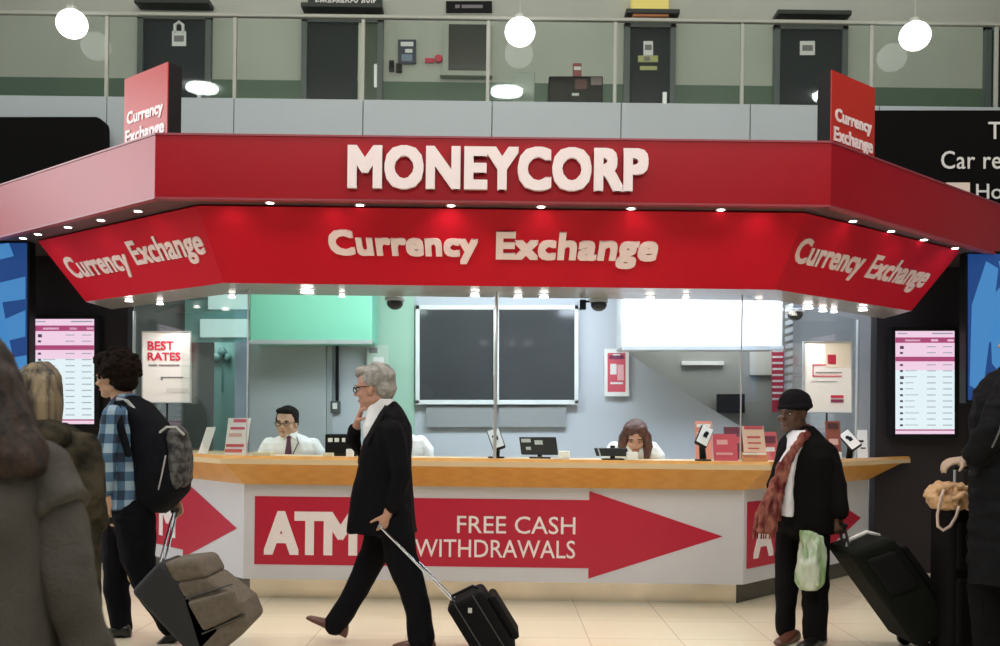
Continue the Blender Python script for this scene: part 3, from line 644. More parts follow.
# ------------------------------------------------------------------ rate screens and adverts
SCW = mat('screen_white', (.02, .02, .02), .3, emis=(.80, .93, .97), estr=.95)
SCP = mat('screen_pink', (.02, .02, .02), .3, emis=(.95, .68, .85), estr=.92)
SCR = mat('screen_crimson', (.02, .02, .02), .3, emis=(.50, .08, .22), estr=.8)
SCD = mat('screen_dark', (.02, .02, .02), .3, emis=(.10, .08, .12), estr=.6)
SCG = mat('screen_grey', (.02, .02, .02), .3, emis=(.36, .40, .44), estr=.8)
def rates(label, x0, y0, x1, y1, Y):
    q = pq(x0, y0, x1, y1, Y); o = thing('rates_display', label, 'screen', tuple((q[2]+q[3])/2))
    build('housing', slab(MB(), subquad(q, -.07, 1.07, -.04, 1.04, -.003), .10), BLK, o, bevel=.006)
    mb = MB(); slab(mb, subquad(q, 0, 1, 0, .38), .002, 1); slab(mb, subquad(q, 0, 1, .38, .96), .002, 0); slab(mb, subquad(q, 0, 1, .96, 1), .002, 1)
    L = .002
    def st(a, b, c, d, m): slab(mb, subquad(q, a, b, c, d, L), .001, m)
    st(0, 1, .062, .115, 2); st(0, 1, .25, .295, 2); st(0, 1, .955, .968, 2); st(.04, .2, .02, .03, 4); st(.62, .97, .018, .03, 4)
    for a, b in ((.16, .42), (.60, .72), (.88, .99)): st(a, b, .08, .10, 1)
    rnd = random.Random(3)
    for k in range(14):
        t = .145 + k*.0585
        if abs(t-.27) < .03: continue
        big = k in (0, 5) ; st(.075, .125 if not big else .14, t, t+(.02 if not big else .03), 3)
        st(.16, .30+rnd.random()*.1, t+.004, t+.010, 4 if k > 3 else 1); st(.53, .68, t+.004, t+.012, 4); st(.80, .96, t+.004, t+.012, 4)
    build('display', mb, [SCW, SCP, SCR, SCD, SCG], o)
rates('lit exchange rates screen on the dark wall behind the blonde person', 33.5, 319, 94, 424, 9.66)
rates('lit exchange rates screen on the dark wall beside the car rental end of the kiosk', 895.5, 331, 954.5, 434, 9.66)
ADB = mat('advert_blue', (.01, .02, .05), .3, emis=(.012, .06, .24), estr=.8); ADL = mat('advert_light', (.01, .02, .05), .3, emis=(.07, .28, .62), estr=.8)
def advert(label, q, strokes):
    o = thing('advert_display', label, 'advert', tuple((q[2]+q[3])/2)); build('housing', slab(MB(), subquad(q, -.03, 1.03, -.02, 1.02, -.003), .12), BLK, o)
    build('screen', slab(MB(), q, .002), ADB, o); mb = MB()
    TL, TR, BR, BL = q; f = lambda s, t: (TL*(1-s)+TR*s)*(1-t) + (BL*(1-s)+BR*s)*t + V((0, -.003, 0))
    for poly in strokes: mb.prism([f(*p) for p in poly], (0, -.002, 0))
    build('artwork', mb, ADL, o)
st = [[(.0,.05),(.75,.0),(.82,.07),(.1,.14)], [(.35,.1),(.55,.1),(.80,.6),(.70,.95),(.45,.7)], [(.55,.22),(.98,.18),(.98,.30),(.6,.32)], [(.62,.42),(.98,.36),(.98,.5),(.66,.53)], [(.7,.62),(1,.6),(1,.7),(.74,.72)], [(0,.3),(.38,.4),(.3,.55),(0,.5)], [(0,.7),(.5,.8),(.4,.98),(0,.95)]]
advert('glowing blue advert screen beside the pink-winged end of the kiosk', pq(-45, 243, 27, 430, 9.0), st)
advert('glowing blue advert screen behind the person at the car rental end', pq(968, 254, 1040, 400, 9.0), [[(.05,.35),(.25,.05),(.42,.1),(.2,.95),(.02,.9)], [(.3,.3),(.5,.2),(.5,.85),(.33,.75)], [(.42,.05),(1,.0),(1,.14),(.5,.2)], [(.1,.5),(.5,.42),(.5,.55),(.1,.66)], [(.62,.4),(1,.3),(1,.6),(.62,.7)]])

# posters on stands inside the glass
def stand_poster(label, x0, y0, x1, y1, Y, prints):
    o = poster_thing('poster_stand', label, 'poster', pq(x0, y0, x1, y1, Y), .02, PAPER, prints, frame=(.02, ALU))
    c = P((x0+x1)/2, y1, Y+.01); build('pole', MB().cyl((c.x, c.y+.02, CTZ-.2 if False else CTZ), (0, 0, 1), .008, c.z-CTZ+.02, 10), BLK, o)
    build('foot', MB().cyl((c.x, c.y+.02, CTZ), (0, 0, 1), .07, .012, 20), BLK, o)
    return o
CRM = mat('cream_print', (.80, .72, .60), .6)
stand_poster('white poster with red best rates heading behind the kiosk glass', 143, 332, 190, 402, 8.95,
  [('BEST', .10, .66, .13, .26, .03, REDP), ('RATES', .10, .80, .29, .41, .03, REDP), (.12, .3, .465, .485, GREYP), (.34, .78, .465, .485, GREYP), (.38, .86, .64, .655, GREYP), (.38, .42, .64, .69, GREYP), (.5, .95, .8, .86, mat('faint', (.7, .7, .7), .6))])
stand_poster('white poster with a cream shape and red stamp beside the person in the beanie', 804, 342, 851, 412, 8.9,
  [(.45, .98, .02, .36, CRM), (.50, .68, .18, .32, REDP), (.18, .48, .32, .335, REDP), (.18, .2, .32, .49, REDP), (.18, .8, .48, .495, REDP), (.25, .8, .43, .445, GREYP), (.15, .7, .56, .565, GREYP), (.57, .84, .76, .80, REDP), (.57, .84, .82, .865, mat('plum2', (.25, .04, .1), .5))])

# cameras under the sign
def cctv(label, x, y, bracket):
    c = PZ(x, y, 2.465); o = thing('dome_camera', label, 'security camera', tuple(c), None)
    build('mount', MB().cyl(c-V((0, 0, .03)), (0, 0, 1), .085, .03, 24), ALU, o, bevel=.004)
    build('dome', MB().ell(c-V((0, 0, .045)), (.07, .07, .06), n=20), BLKG, o, smooth=True)
    if bracket: build('side_lens', MB().box((c.x-.16, c.y-.03, c.z-.09), (c.x-.11, c.y+.03, c.z-.01)).box((c.x-.12, c.y-.01, c.z-.03), (c.x-.05, c.y+.01, c.z-.015)), BLK, o)
cctv('black dome camera under the red sign next to the green-lit shutter box', 395, 297.5, False)
cctv('black dome camera with a side lens under the red sign beside the white shutter box', 599, 299, True)
cctv('black dome camera under the red sign at the rounded end of the white shutter box', 795, 309, False)

# ------------------------------------------------------------------ people
SKIN = mat('skin_light', (.50, .27, .19), .55, bump=.15, bscale=60); SKIND = mat('skin_dark', (.085, .038, .022), .5, bump=.15, bscale=60)
SKINM = mat('skin_medium', (.46, .27, .17), .55, bump=.15, bscale=60)
SUIT = mat('black_suit_cloth', (.0045, .0045, .0065), .8, spec=.1, bump=.3, bscale=300)
COATB = mat('black_coat_cloth', (.0045, .004, .0045), .85, spec=.1, bump=.4, bscale=220)
SHIRTW = mat('white_shirt_cloth', (.82, .84, .86), .8, bump=.3, bscale=30)
BROWNL = mat('brown_leather', (.10, .035, .02), .35)
BLKL = mat('black_leather', (.008, .008, .008), .3)
EYEW = mat('eye_white', (.45, .43, .40), .4); EYED = mat('eye_dark', (.01, .008, .006), .2)

def axes(yaw, pitch=0, roll=0):
    """yaw: direction faced, degrees in plan from +X; pitch>0 looks down"""
    M = Matrix.Rotation(R(yaw), 3, 'Z') @ Matrix.Rotation(R(pitch), 3, 'Y') @ Matrix.Rotation(R(roll), 3, 'X')
    return M @ V((1, 0, 0)), M @ V((0, 1, 0)), M @ V((0, 0, 1))
def head_mb(mb, c, ax, k, neck=None):
    f, s, u = ax; c = V(c); A = (f, s, u); q = lambda a, b, d: c + (f*a + s*b + u*d)*k
    mb.ell(q(-.012, 0, .035), (.098*k, .077*k, .092*k), A, n=20); mb.ell(q(.018, 0, -.035), (.072*k, .064*k, .082*k), A, n=18)
    mb.ell(q(.062, 0, -.092), (.028*k, .032*k, .022*k), A); mb.ell(q(.078, 0, .018), (.018*k, .052*k, .014*k), A)
    mb.ell(q(.098, 0, -.024), (.024*k, .014*k, .014*k), A); mb.ell(q(.090, 0, -.006), (.016*k, .009*k, .028*k), A)
    mb.ell(q(.080, 0, -.058), (.014*k, .026*k, .007*k), A); mb.ell(q(.078, 0, -.070), (.013*k, .022*k, .008*k), A)
    for sg in (-1, 1):
        mb.ell(q(-.002, sg*.078, -.008), (.020*k, .010*k, .033*k), A); mb.ell(q(.060, sg*.042, -.030), (.024*k, .022*k, .022*k), A)
        mb.ell(q(.0, sg*.045, -.062), (.05*k, .022*k, .03*k), A)
    if neck is not None: mb.tube([q(-.02, 0, -.03), V(neck)], [.054*k, .062*k], 16)
def face_bits(c, ax, k, parent, brow=EYED, glasses=None, mouth=(.30, .08, .07)):
    f, s, u = ax; c = V(c); A = (f, s, u); q = lambda a, b, d: c + (f*a + s*b + u*d)*k
    for sg in (-1, 1):
        ey = build('eye', MB().ell(q(.080, sg*.031, .0), (.0085*k, .011*k, .0050*k), A, n=10), EYEW, parent, smooth=True)
        build('pupil', MB().ell(q(.0865, sg*.031, 0), (.0045*k, .0062*k, .0052*k), A, n=8), EYED, ey, smooth=True)
        build('eyebrow', MB().ell(q(.093, sg*.034, .022), (.006*k, .022*k, .0045*k), A, n=8), brow, parent, smooth=True)
    build('mouth', MB().ell(q(.091, 0, -.063), (.006*k, .024*k, .005*k), A, n=10), mat('lips_%s' % str(mouth), mouth, .5), parent, smooth=True)
    if glasses:
        g = MB()
        for sg in (-1, 1):
            pts = [q(.098, sg*.034 + .024*math.cos(t), -.002+.016*math.sin(t)) for t in [2*math.pi*i/14 for i in range(15)]]
            g.tube(pts, .0024*k, 6, ball=False)
            g.tube([q(.096, sg*.058, .006), q(.05, sg*.082, .008), q(-.005, sg*.086, .004)], .003*k, 6, ball=False)
        g.tube([q(.104, -.010, .002), q(.108, 0, .006), q(.104, .010, .002)], .0025*k, 6, ball=False)
        build('glasses', g, BLK, parent)
def hand_mb(mb, w, d, nrm, th, curl=.3, k=1.0):
    """w wrist, d along the palm, nrm the way the palm faces, th thumb side"""
    w, d, nrm = V(w), V(d).normalized(), V(nrm); nrm = (nrm - d*nrm.dot(d)).normalized(); s = d.cross(nrm)
    if s.dot(V(th)) < 0: s = -s
    rings = []
    for t, hw, hh in ((-.02, .026, .019), (.0, .026, .018), (.03, .036, .016), (.06, .041, .015), (.088, .038, .011)):
        rings.append([w + (d*t + s*hw*math.cos(a) + nrm*hh*math.sin(a))*k for a in [2*math.pi*i/14 for i in range(14)]])
    mb.loft(rings)
    for off, ln in ((.029, .068), (.010, .078), (-.010, .073), (-.028, .058)):
        p = w + (d*.082 + s*off)*k; dd = V(d); ang = 0; pts = [p - d*.02*k, p]; 
        for fr, bend in ((.45, 50), (.31, 60), (.24, 40)):
            ang += R(bend)*curl; dd = d*math.cos(ang) + nrm*math.sin(ang) + s*off*.8; p = p + dd.normalized()*ln*fr*k; pts.append(p)
        mb.tube(pts, [.010*k, .0095*k, .0088*k, .0082*k, .007*k], 8)
    p = w + (d*.025 + s*.03)*k; d1 = (d*.62 + s*.72 + nrm*.35*(.5+curl)).normalized(); p2 = p + d1*.042*k; d2 = (d1 + d*.4 + nrm*.6*curl).normalized(); p3 = p2 + d2*.030*k
    mb.tube([p - d1*.012*k, p, p2, p3], [.013*k, .0125*k, .0105*k, .008*k], 8)
def shoe_mb(mb, heel, toe, up=V((0, 0, 1)), k=1.0):
    heel, toe = V(heel), V(toe); d = (toe-heel).normalized(); up = V(up); up = (up - d*up.dot(d)).normalized(); s = d.cross(up); L = (toe-heel).length
    R_ = []
    for t, hw, hh in ((0, .022, .03), (.06, .034, .075), (.22, .038, .085), (.42, .040, .07), (.62, .047, .052), (.82, .046, .038), (.95, .032, .028), (1, .012, .014)):
        c = heel + d*L*t; R_.append([c + s*hw*k*math.cos(a) + up*(hh*k*.5 + hh*k*.5*math.copysign(abs(math.sin(a))**.7, math.sin(a))) for a in [2*math.pi*i/16 for i in range(16)]])
    mb.loft(R_)
class Fig:
    def __init__(s, Y): s.Y = Y; s.k = Y/1000
    def p(s, x, y, d=0): q = P(x, y, s.Y); q.x *= (s.Y+d)/s.Y; q.y += d; return q
    def q(s, x, y, d=0):  # keeps the height of plane Y: only steps in depth
        q = P(x, y, s.Y); q.y += d; return q
    def rows(s, rows, n=22, e=2.2):
        """(y, xl, xr, half depth, depth shift) -> elliptical rings"""
        out = []
        for y, xl, xr, hd, dd in rows:
            c = s.q((xl+xr)/2, y, dd); hw = (xr-xl)/2*s.k
            r = []
            for i in range(n):
                a = 2*math.pi*i/n; ca, sa = math.cos(a), math.sin(a)
                r.append(c + V((hw*math.copysign(abs(ca)**(2/e), ca), hd*math.copysign(abs(sa)**(2/e), sa), 0)))
            out.append(r)
        return out
    def limb(s, mb, pts, rad, **kw):
        """pts (x, y, depth), rad in photo pixels at this depth"""
        return mb.tube([s.q(*p) for p in pts], [r*s.k for r in rad], 14, **kw)

# ---- the grey-haired man walking with the small case
F1 = Fig(6.3)
man = thing('person', 'grey-haired person in black suit and white collar striding with hand at mouth', 'person', tuple(V((P(375, 600, 6.3).x, 6.3, 0))))
HC = F1.q(374, 388); AX = axes(168, 6); K = 1.16
mb = MB(); head_mb(mb, HC, AX, K, F1.q(388, 418))
mb.loft(F1.rows([(415, 378, 398, .07, 0), (425, 372, 402, .15, 0), (460, 366, 404, .14, 0), (500, 362, 406, .13, 0), (530, 364, 408, .13, 0)]))
F1.limb(mb, [(388, 428, .16), (362, 458, .20), (351, 440, .12), (356, 424, .04)], [7, 6, 5, 4.2])
F1.limb(mb, [(392, 428, -.16), (402, 475, -.20), (391, 512, -.20)], [7.5, 6, 4.5])
hand_mb(mb, F1.q(356, 423, .04), (F1.q(363, 404, .0)-F1.q(356, 423, .04)), (1, 0, -.1), (.2, -1, 0), .8, 1.12)
hand_mb(mb, F1.q(391, 511, -.20), (-.25, 0, -1), (-.6, .8, 0), (-1, 0, 0), .75, 1.05)
F1.limb(mb, [(384, 525, .09), (362, 578, .09), (333, 628, .08)], [9, 7, 5]); F1.limb(mb, [(396, 525, -.09), (414, 580, -.09), (423, 634, -.09)], [9, 7, 5])
organic('body', mb, SKIN, man, .006, 3)
face_bits(HC, AX, K, man, mat('grey_brow', (.25, .24, .23), .8), glasses=True)
f, s_, u = AX; q = lambda a, b, d: HC + (f*a + s_*b + u*d)*K
mb = MB().ell(q(-.030, 0, .052), (.098*K, .090*K, .088*K), AX, n=22).ell(q(-.062, 0, .0), (.060*K, .078*K, .080*K), AX, n=18).ell(q(.040, 0, .094), (.060*K, .070*K, .034*K), AX).ell(q(.066, .0, .082), (.030*K, .055*K, .022*K), AX)
mb.ell(q(-.01, .074, .03), (.035*K, .018*K, .03*K), AX).ell(q(-.01, -.074, .03), (.035*K, .018*K, .03*K), AX)
organic('hair', mb, mat('grey_hair', (.30, .29, .27), .8, bump=.5, bscale=90, vary=.35, vscale=28), man, .006, 2, .006, 22, amp2=.003, freq2=60)
# shirt collar
mb = MB().loft(F1.rows([(399, 372, 394, .075, .0), (412, 366, 398, .085, 0), (426, 363, 392, .11, 0), (438, 364, 382, .10, 0)]))
organic('shirt', mb, SHIRTW, man, .007, 2)
mb = MB().loft(F1.rows([(401, 386, 396, .045, 0), (408, 381, 402, .09, 0), (416, 377, 407, .17, 0), (426, 371, 411, .215, 0), (440, 364, 412, .22, 0), (450, 361, 412, .225, 0), (475, 357, 412, .215, 0), (500, 350, 413, .21, 0), (522, 347, 415, .215, 0), (532, 347, 417, .21, 0)]))
F1.limb(mb, [(385, 430, .19), (360, 462, .22), (350, 440, .13), (353, 430, .07)], [9.5, 9, 8, 6.5])
F1.limb(mb, [(396, 430, -.19), (405, 474, -.225), (396, 504, -.21)], [10.5, 9.5, 7.5])
organic('jacket', mb, SUIT, man, .009, 2, .010, 7, amp2=.002, freq2=30, stretch=(1, 1, .6))
mb = MB(); slab(mb, [F1.q(388, 405, -.17), F1.q(391, 407, -.17), F1.q(371, 445, -.20), F1.q(367, 441, -.20)], .02)
build('lapel', mb, mat('lapel_edge', (.012, .012, .014), .7, spec=.15), man, bevel=.004)
mb = MB(); F1.limb(mb, [(384, 515, .09), (372, 556, .10), (361, 580, .10), (346, 606, .09), (333, 627, .08)], [17, 15, 13.5, 12, 11.5], ball=True)
F1.limb(mb, [(396, 515, -.09), (403, 556, -.10), (412, 580, -.10), (419, 608, -.10), (423, 636, -.10)], [18, 16, 14.5, 13, 14], ball=True)
mb.ell(F1.q(390, 520), (.15, .17, .12))
organic('trousers', mb, SUIT, man, .009, 2, .009, 8, amp2=.002, freq2=34, stretch=(1, 1, .5))
mb = MB(); shoe_mb(mb, F1.q(344, 641, .08), F1.q(303, 621, .08), (-.2, 0, 1), 1.05); organic('shoe', mb, BROWNL, man, .006, 2)
mb = MB(); shoe_mb(mb, V((F1.q(437, 640).x, 6.2, .004)), V((F1.q(393, 640).x, 6.2, .004)), (0, 0, 1), 1.05); organic('shoe', mb, BROWNL, man, .006, 2)

def case(name, label, A, B, Cc, Y, depth, m, trims=None, extra=None, wheels=True, ribs=0, bev=.03):
    """wheeled case lying in the plane Y: A,B handle-end corners, Cc third corner (foot), px"""
    a, b, c = P(*A, Y), P(*B, Y), P(*Cc, Y); d = b + (c-a); dv = V((0, depth, 0))
    o = thing(name, label, 'suitcase', (c.x, Y, min(c.z, d.z)))
    build('shell', MB().prism([a-dv/2, b-dv/2, d-dv/2, c-dv/2], dv), m, o, bevel=bev).modifiers['bevel'].segments = 4
    return o, a, b, c, d, dv

# ---- small black trolley case
YC = 6.2
o, a, b, c, d, dv = case('trolley_case', 'small black wheeled case pulled by the grey-haired walker', (447, 603), (482, 586), (482, 660), YC, .36, mat('black_nylon', (.006, .006, .0065), .8, spec=.12, bump=.3, bscale=200))
ux, uz = (b-a).normalized(), (c-a).normalized(); lw, ll = (b-a).length, (c-a).length
for t in (.25, .75): build('zip', MB().tube([a+ux*lw*t+uz*.0-dv*.505, a+ux*lw*t+uz*ll-dv*.505], .004, 6, ball=False), mat('dark_zip', (.05, .05, .055), .4), o)
fp = MB().prism([b-dv*.42+uz*.06, b-dv*.42+uz*.06+ux*.05, b+(c-a)-dv*.42-uz*.05+ux*.05, b+(c-a)-dv*.42-uz*.05], dv*.84)
build('front_pocket', fp, MATS['black_nylon'], o, bevel=.02)
build('badge', MB().box(tuple(P(468, 613, YC-.195)), tuple(P(472, 608, YC-.18))), ALU, o)
build('top_grip', MB().tube([a+ux*.03-uz*.0, a+ux*.05-uz*.025, b-ux*.05-uz*.025, b-ux*.03], .010, 8), BLK, o)
for sg in (-1, 1): build('wheel', MB().cyl(c+ux*.03+V((0, sg*.13-.015, -.015)), (0, 1, 0), .035, .03, 18), BLK, o)
hg = F1.q(386, 524, -.19)
for sg in (-1, 1):
    st = a + ux*.05 + V((0, sg*.05-.02, 0)); en = hg + V((0, sg*.05, 0))
    build('handle_rod', MB().tube([st, en], .0075, 8), CHROME, o)
build('handle_grip', MB().tube([hg+V((-.01, -.06, .006)), hg+V((-.012, 0, .012)), hg+V((-.01, .06, .006))], .013, 10), mat('grey_grip', (.3, .3, .31), .4), o)

# ---- the student with the curly hair
F2 = Fig(6.4)
stu = thing('person', 'curly-haired person in blue checked shirt and black trousers walking with a backpack', 'person', (P(118, 600, 6.4).x, 6.4, 0))
HC = F2.q(114, 377); AX = axes(172, 8); K = 1.10
mb = MB(); head_mb(mb, HC, AX, K, F2.q(124, 408))
mb.loft(F2.rows([(402, 114, 134, .07, 0), (414, 112, 140, .14, 0), (450, 112, 142, .13, 0), (500, 112, 144, .12, 0), (525, 112, 146, .13, 0)]))
F2.limb(mb, [(126, 414, -.16), (121, 458, -.22), (118, 492, -.22)], [7, 6, 4.5]); F2.limb(mb, [(130, 414, .16), (150, 455, .20), (166, 500, .15)], [7, 6, 4.5])
hand_mb(mb, F2.q(119, 491, -.22), (-.05, 0, -1), (0, .9, .1), (-1, 0, 0), .35, 1.12); hand_mb(mb, F2.q(166, 500, .15), (.4, 0, -1), (0, -1, 0), (-1, 0, 0), .6)
F2.limb(mb, [(116, 520, .09), (113, 575, .08), (117, 630, .08)], [9, 7, 5]); F2.limb(mb, [(134, 520, -.09), (140, 575, -.09), (172, 622, -.09)], [9, 7, 5])
organic('body', mb, SKINM, stu, .006, 3)
face_bits(HC, AX, K, stu)
f, s_, u = AX; q = lambda a, b, d: HC + (f*a + s_*b + u*d)*K
mb = MB().ell(q(-.045, 0, .045), (.115*K, .112*K, .112*K), AX, n=22).ell(q(.035, 0, .105), (.075*K, .085*K, .05*K), AX).ell(q(-.06, 0, -.03), (.075*K, .10*K, .07*K), AX)
rnd = random.Random(5)
for i in range(120):
    t, ph = rnd.random()*6.283, math.acos(1-1.45*rnd.random()); dr = f*math.sin(ph)*math.cos(t)*.115 + s_*math.sin(ph)*math.sin(t)*.112 + u*math.cos(ph)*.115
    pos = q(-.04, 0, .045) + dr*K
    if (pos-HC).dot(f) > .07*K and (pos-HC).dot(u) < .08*K: continue
    mb.ell(pos, (.017*K,)*3, n=8)
organic('hair', mb, mat('dark_brown_hair', (.009, .005, .004), .85, spec=.1, bump=.6, bscale=80), stu, .006, 1, .006, 30, amp2=.004, freq2=70)
mb = MB().loft(F2.rows([(394, 118, 135, .07, 0), (402, 112, 141, .12, 0), (412, 107, 146, .19, 0), (430, 106, 150, .205, 0), (460, 107, 150, .195, 0), (490, 108, 150, .19, 0), (508, 107, 152, .195, 0)]))
F2.limb(mb, [(125, 415, -.18), (120, 456, -.24), (119, 487, -.23)], [11.5, 10.5, 8]); F2.limb(mb, [(130, 415, .17), (150, 455, .21), (163, 492, .16)], [11, 9, 7])
organic('shirt', mb, plaidmat('blue_check'), stu, .009, 2, .010, 8, amp2=.002, freq2=30)
mb = MB(); F2.limb(mb, [(134, 512, -.02), (133, 520, 0)], [22, 22]); F2.limb(mb, [(117, 515, .09), (114, 560, .09), (112, 590, .08), (116, 620, .08), (118, 634, .08)], [19, 16, 13, 11, 10])
F2.limb(mb, [(140, 515, -.09), (143, 555, -.09), (150, 578, -.09), (164, 604, -.08), (174, 622, -.08)], [20, 17, 14, 12, 11])
organic('trousers', mb, mat('black_denim', (.004, .004, .006), .85, spec=.1, bump=.3, bscale=250), stu, .009, 2, .008, 9)
mb = MB(); shoe_mb(mb, V((F2.q(128, 640).x, 6.46, .004)), V((F2.q(92, 640).x, 6.44, .004)), k=1.05); organic('shoe', mb, BLKL, stu, .006, 2)
mb = MB(); shoe_mb(mb, F2.q(188, 636, -.08), F2.q(158, 648, -.08), (.6, 0, 1), 1.05); organic('shoe', mb, BLKL, stu, .006, 2)
# backpack he carries
bp = thing('backpack', 'bulky black backpack on the back of the person in the checked shirt', 'backpack', tuple(F2.q(160, 480)))
mb = MB().loft(F2.rows([(396, 128, 140, .06, -.02), (404, 126, 152, .13, -.02), (420, 128, 166, .17, -.02), (445, 132, 182, .19, -.02), (470, 136, 192, .20, -.02), (490, 138, 190, .19, -.02), (505, 140, 176, .15, -.02), (512, 144, 166, .10, -.02)]))
organic('bag', mb, mat('black_cordura', (.004, .005, .008), .8, spec=.12, bump=.4, bscale=150), bp, .009, 3, .010, 8)
mb = MB().loft(F2.rows([(426, 176, 184, .06, -.06), (432, 172, 190, .11, -.06), (455, 172, 194, .13, -.06), (478, 172, 194, .13, -.06), (490, 174, 186, .09, -.06)]))
organic('outer_pocket', mb, lerpmat('mesh_pocket', (.008, .008, .009), (.10, .10, .10), .7, 'noise', (25, 25, 25)), bp, .008, 2, .008, 14)
build('trim', MB().tube([F2.q(170, 432, -.19), F2.q(177, 427, -.2), F2.q(186, 427, -.2), F2.q(192, 434, -.17)], .008, 8), mat('grey_webbing', (.45, .46, .45), .6), bp)
build('side_piping', MB().tube([F2.q(176, 455, -.2), F2.q(173, 474, -.215), F2.q(169, 488, -.2)], .005, 6), mat('pale_piping', (.4, .38, .40), .6), bp)
mb = MB()
for sg in (-1,): mb.tube([F2.q(138, 402, sg*.10), F2.q(128, 403, sg*.185), F2.q(134, 425, sg*.235), F2.q(142, 455, sg*.225)], .026, 10, flat=.4)
mb.tube([F2.q(138, 402, .10), F2.q(125, 403, .16), F2.q(112, 420, .18), F2.q(112, 455, .16)], .026, 10, flat=.5)
organic('shoulder_strap', mb, MATS['black_cordura'], bp, .006, 1)
mb = MB().tube([F2.q(124, 399, -.12), F2.q(136, 402, -.15), F2.q(146, 412, -.165), F2.q(149, 424, -.17)], .012, 8, flat=.5)
build('pale_strap_edge', mb, mat('grey_webbing2', (.34, .36, .36), .7), bp, smooth=True)

# ---- his brown-grey case
YS = 6.05
TWD = lerpmat('taupe_canvas', (.105, .085, .062), (.13, .105, .08), .85, 'noise', (30, 30, 30))
GRD = mat('charcoal_canvas', (.022, .023, .026), .7, spec=.3, bump=.3, bscale=160)
gc = thing('suitcase', 'large taupe canvas suitcase with charcoal side tilted behind the checked-shirt person', 'suitcase', tuple(P(215, 652, YS)))
a, b, c = P(141, 587, YS), P(170, 556, YS), P(205, 655, YS); ux = (b-a).normalized(); uz = (c-a).normalized()
dv = V((.0, .38, 0)); L = (c-a).length; wd = (b-a).length
d = b + uz*L
build('charcoal_side', MB().prism([a-dv/2, b-dv/2, d-dv/2, c-dv/2], dv), GRD, gc, bevel=.035).modifiers['bevel'].segments = 4
sx = (P(206, 553, YS)-b).length; vx = ux
top = MB().prism([b-dv*.5+uz*.02, b-dv*.5+vx*.0+V((.235, 0, .012)), b-dv*.5+V((.30, 0, -.10)), b-dv*.5+V((.08, 0, -.14))], dv)
build('top_pocket', top, TWD, gc, bevel=.035).modifiers['bevel'].segments = 4
p0 = b+V((.09, 0, -.13)); bd = MB().prism([p0-dv*.5, p0+V((.20, 0, .035))-dv*.5, P(250, 598, YS)-dv*.5, P(258, 617, YS)-dv*.5, P(236, 640, YS)-dv*.5, P(215, 655, YS)-dv*.5, P(204, 640, YS)-dv*.5], dv)
build('main_pocket', bd, TWD, gc, bevel=.03).modifiers['bevel'].segments = 4
bd = MB().prism([P(198, 596, YS)-dv*.60, P(243, 584, YS)-dv*.60, P(252, 606, YS)-dv*.60, P(214, 624, YS)-dv*.60], dv*.12)
build('outer_pocket', bd, TWD, gc, bevel=.02).modifiers['bevel'].segments = 4
for p1, p2 in (((196, 593), (241, 579)), ((212, 627), (254, 608))): build('zip', MB().tube([P(*p1, YS)-dv*.52, P(*p2, YS)-dv*.52], .005, 6), mat('dark_zip', (.05, .05, .055), .4), gc)
for sg in (-1, 1): build('wheel', MB().cyl((P(216, 650, YS).x, YS+sg*.14-.015, .042), (0, 1, 0), .042, .03, 20), BLK, gc)
build('handle_rod', MB().tube([b-ux*.08+V((0, .06, 0)), F2.q(170, 512, .15)], .008, 8), CHROME, gc); build('handle_rod', MB().tube([b-ux*.08-V((0, .04, 0)), F2.q(170, 512, .08)], .008, 8), CHROME, gc)
build('handle_grip', MB().tube([F2.q(170, 512, .05), F2.q(170, 512, .19)], .014, 10), BLK, gc)

# ---- the person in the beanie
F3 = Fig(6.55)
bea = thing('person', 'dark-skinned person in black beanie and long black coat with a reddish scarf', 'person', (P(800, 600, 6.55).x, 6.55, 0))
HC = F3.q(793, 413); AX = axes(218, 4, 0); K = 1.08
mb = MB(); head_mb(mb, HC, AX, K, F3.q(802, 446))
mb.loft(F3.rows([(438, 790, 816, .09, 0), (450, 782, 826, .14, 0), (490, 782, 826, .14, 0), (530, 782, 826, .14, 0)]))
F3.limb(mb, [(824, 452, -.02), (830, 485, -.08), (830, 516, -.14)], [7, 6, 4.4]); F3.limb(mb, [(788, 452, .05), (776, 485, 0), (790, 515, -.12)], [7, 6, 4.4])
hand_mb(mb, F3.q(830, 515, -.14), (.15, 0, -1), (.3, .8, 0), (-1, -.2, 0), .8, 1.0); hand_mb(mb, F3.q(790, 514, -.13), (.35, 0, -1), (.2, .8, 0), (1, 0, 0), .8, 1.0)
F3.limb(mb, [(794, 525, .08), (790, 580, .08), (787, 630, .05)], [9, 7, 5]); F3.limb(mb, [(812, 525, -.05), (812, 580, -.05), (812, 632, -.08)], [9, 7, 5])
organic('body', mb, SKIND, bea, .006, 3)
face_bits(HC, AX, K, bea, mouth=(.12, .035, .03))
f, s_, u = AX; q = lambda a, b, d: HC + (f*a + s_*b + u*d)*K
mb = MB().ell(q(-.022, 0, .062), (.112*K, .094*K, .084*K), AX, n=24).tube([q(-.022+.104*math.cos(t), .088*math.sin(t), .038) for t in [2*math.pi*i/18 for i in range(19)]], .016*K, 8, ball=False)
organic('beanie', mb, mat('black_knit', (.010, .009, .011), .95, spec=.1, bump=.8, bscale=220), bea, .006, 1, .004, 14)
mb = MB().loft(F3.rows([(426, 797, 813, .08, .02), (434, 788, 822, .11, .02), (442, 780, 831, .16, .02), (456, 776, 835, .185, 0), (480, 775, 836, .19, 0), (505, 775, 836, .20, 0), (525, 775, 835, .20, 0), (532, 776, 834, .19, 0)]))
F3.limb(mb, [(824, 452, -.03), (831, 485, -.10), (832, 509, -.15)], [12, 11, 9]); F3.limb(mb, [(789, 452, .05), (776, 485, -.0), (787, 509, -.11)], [11, 10, 8])
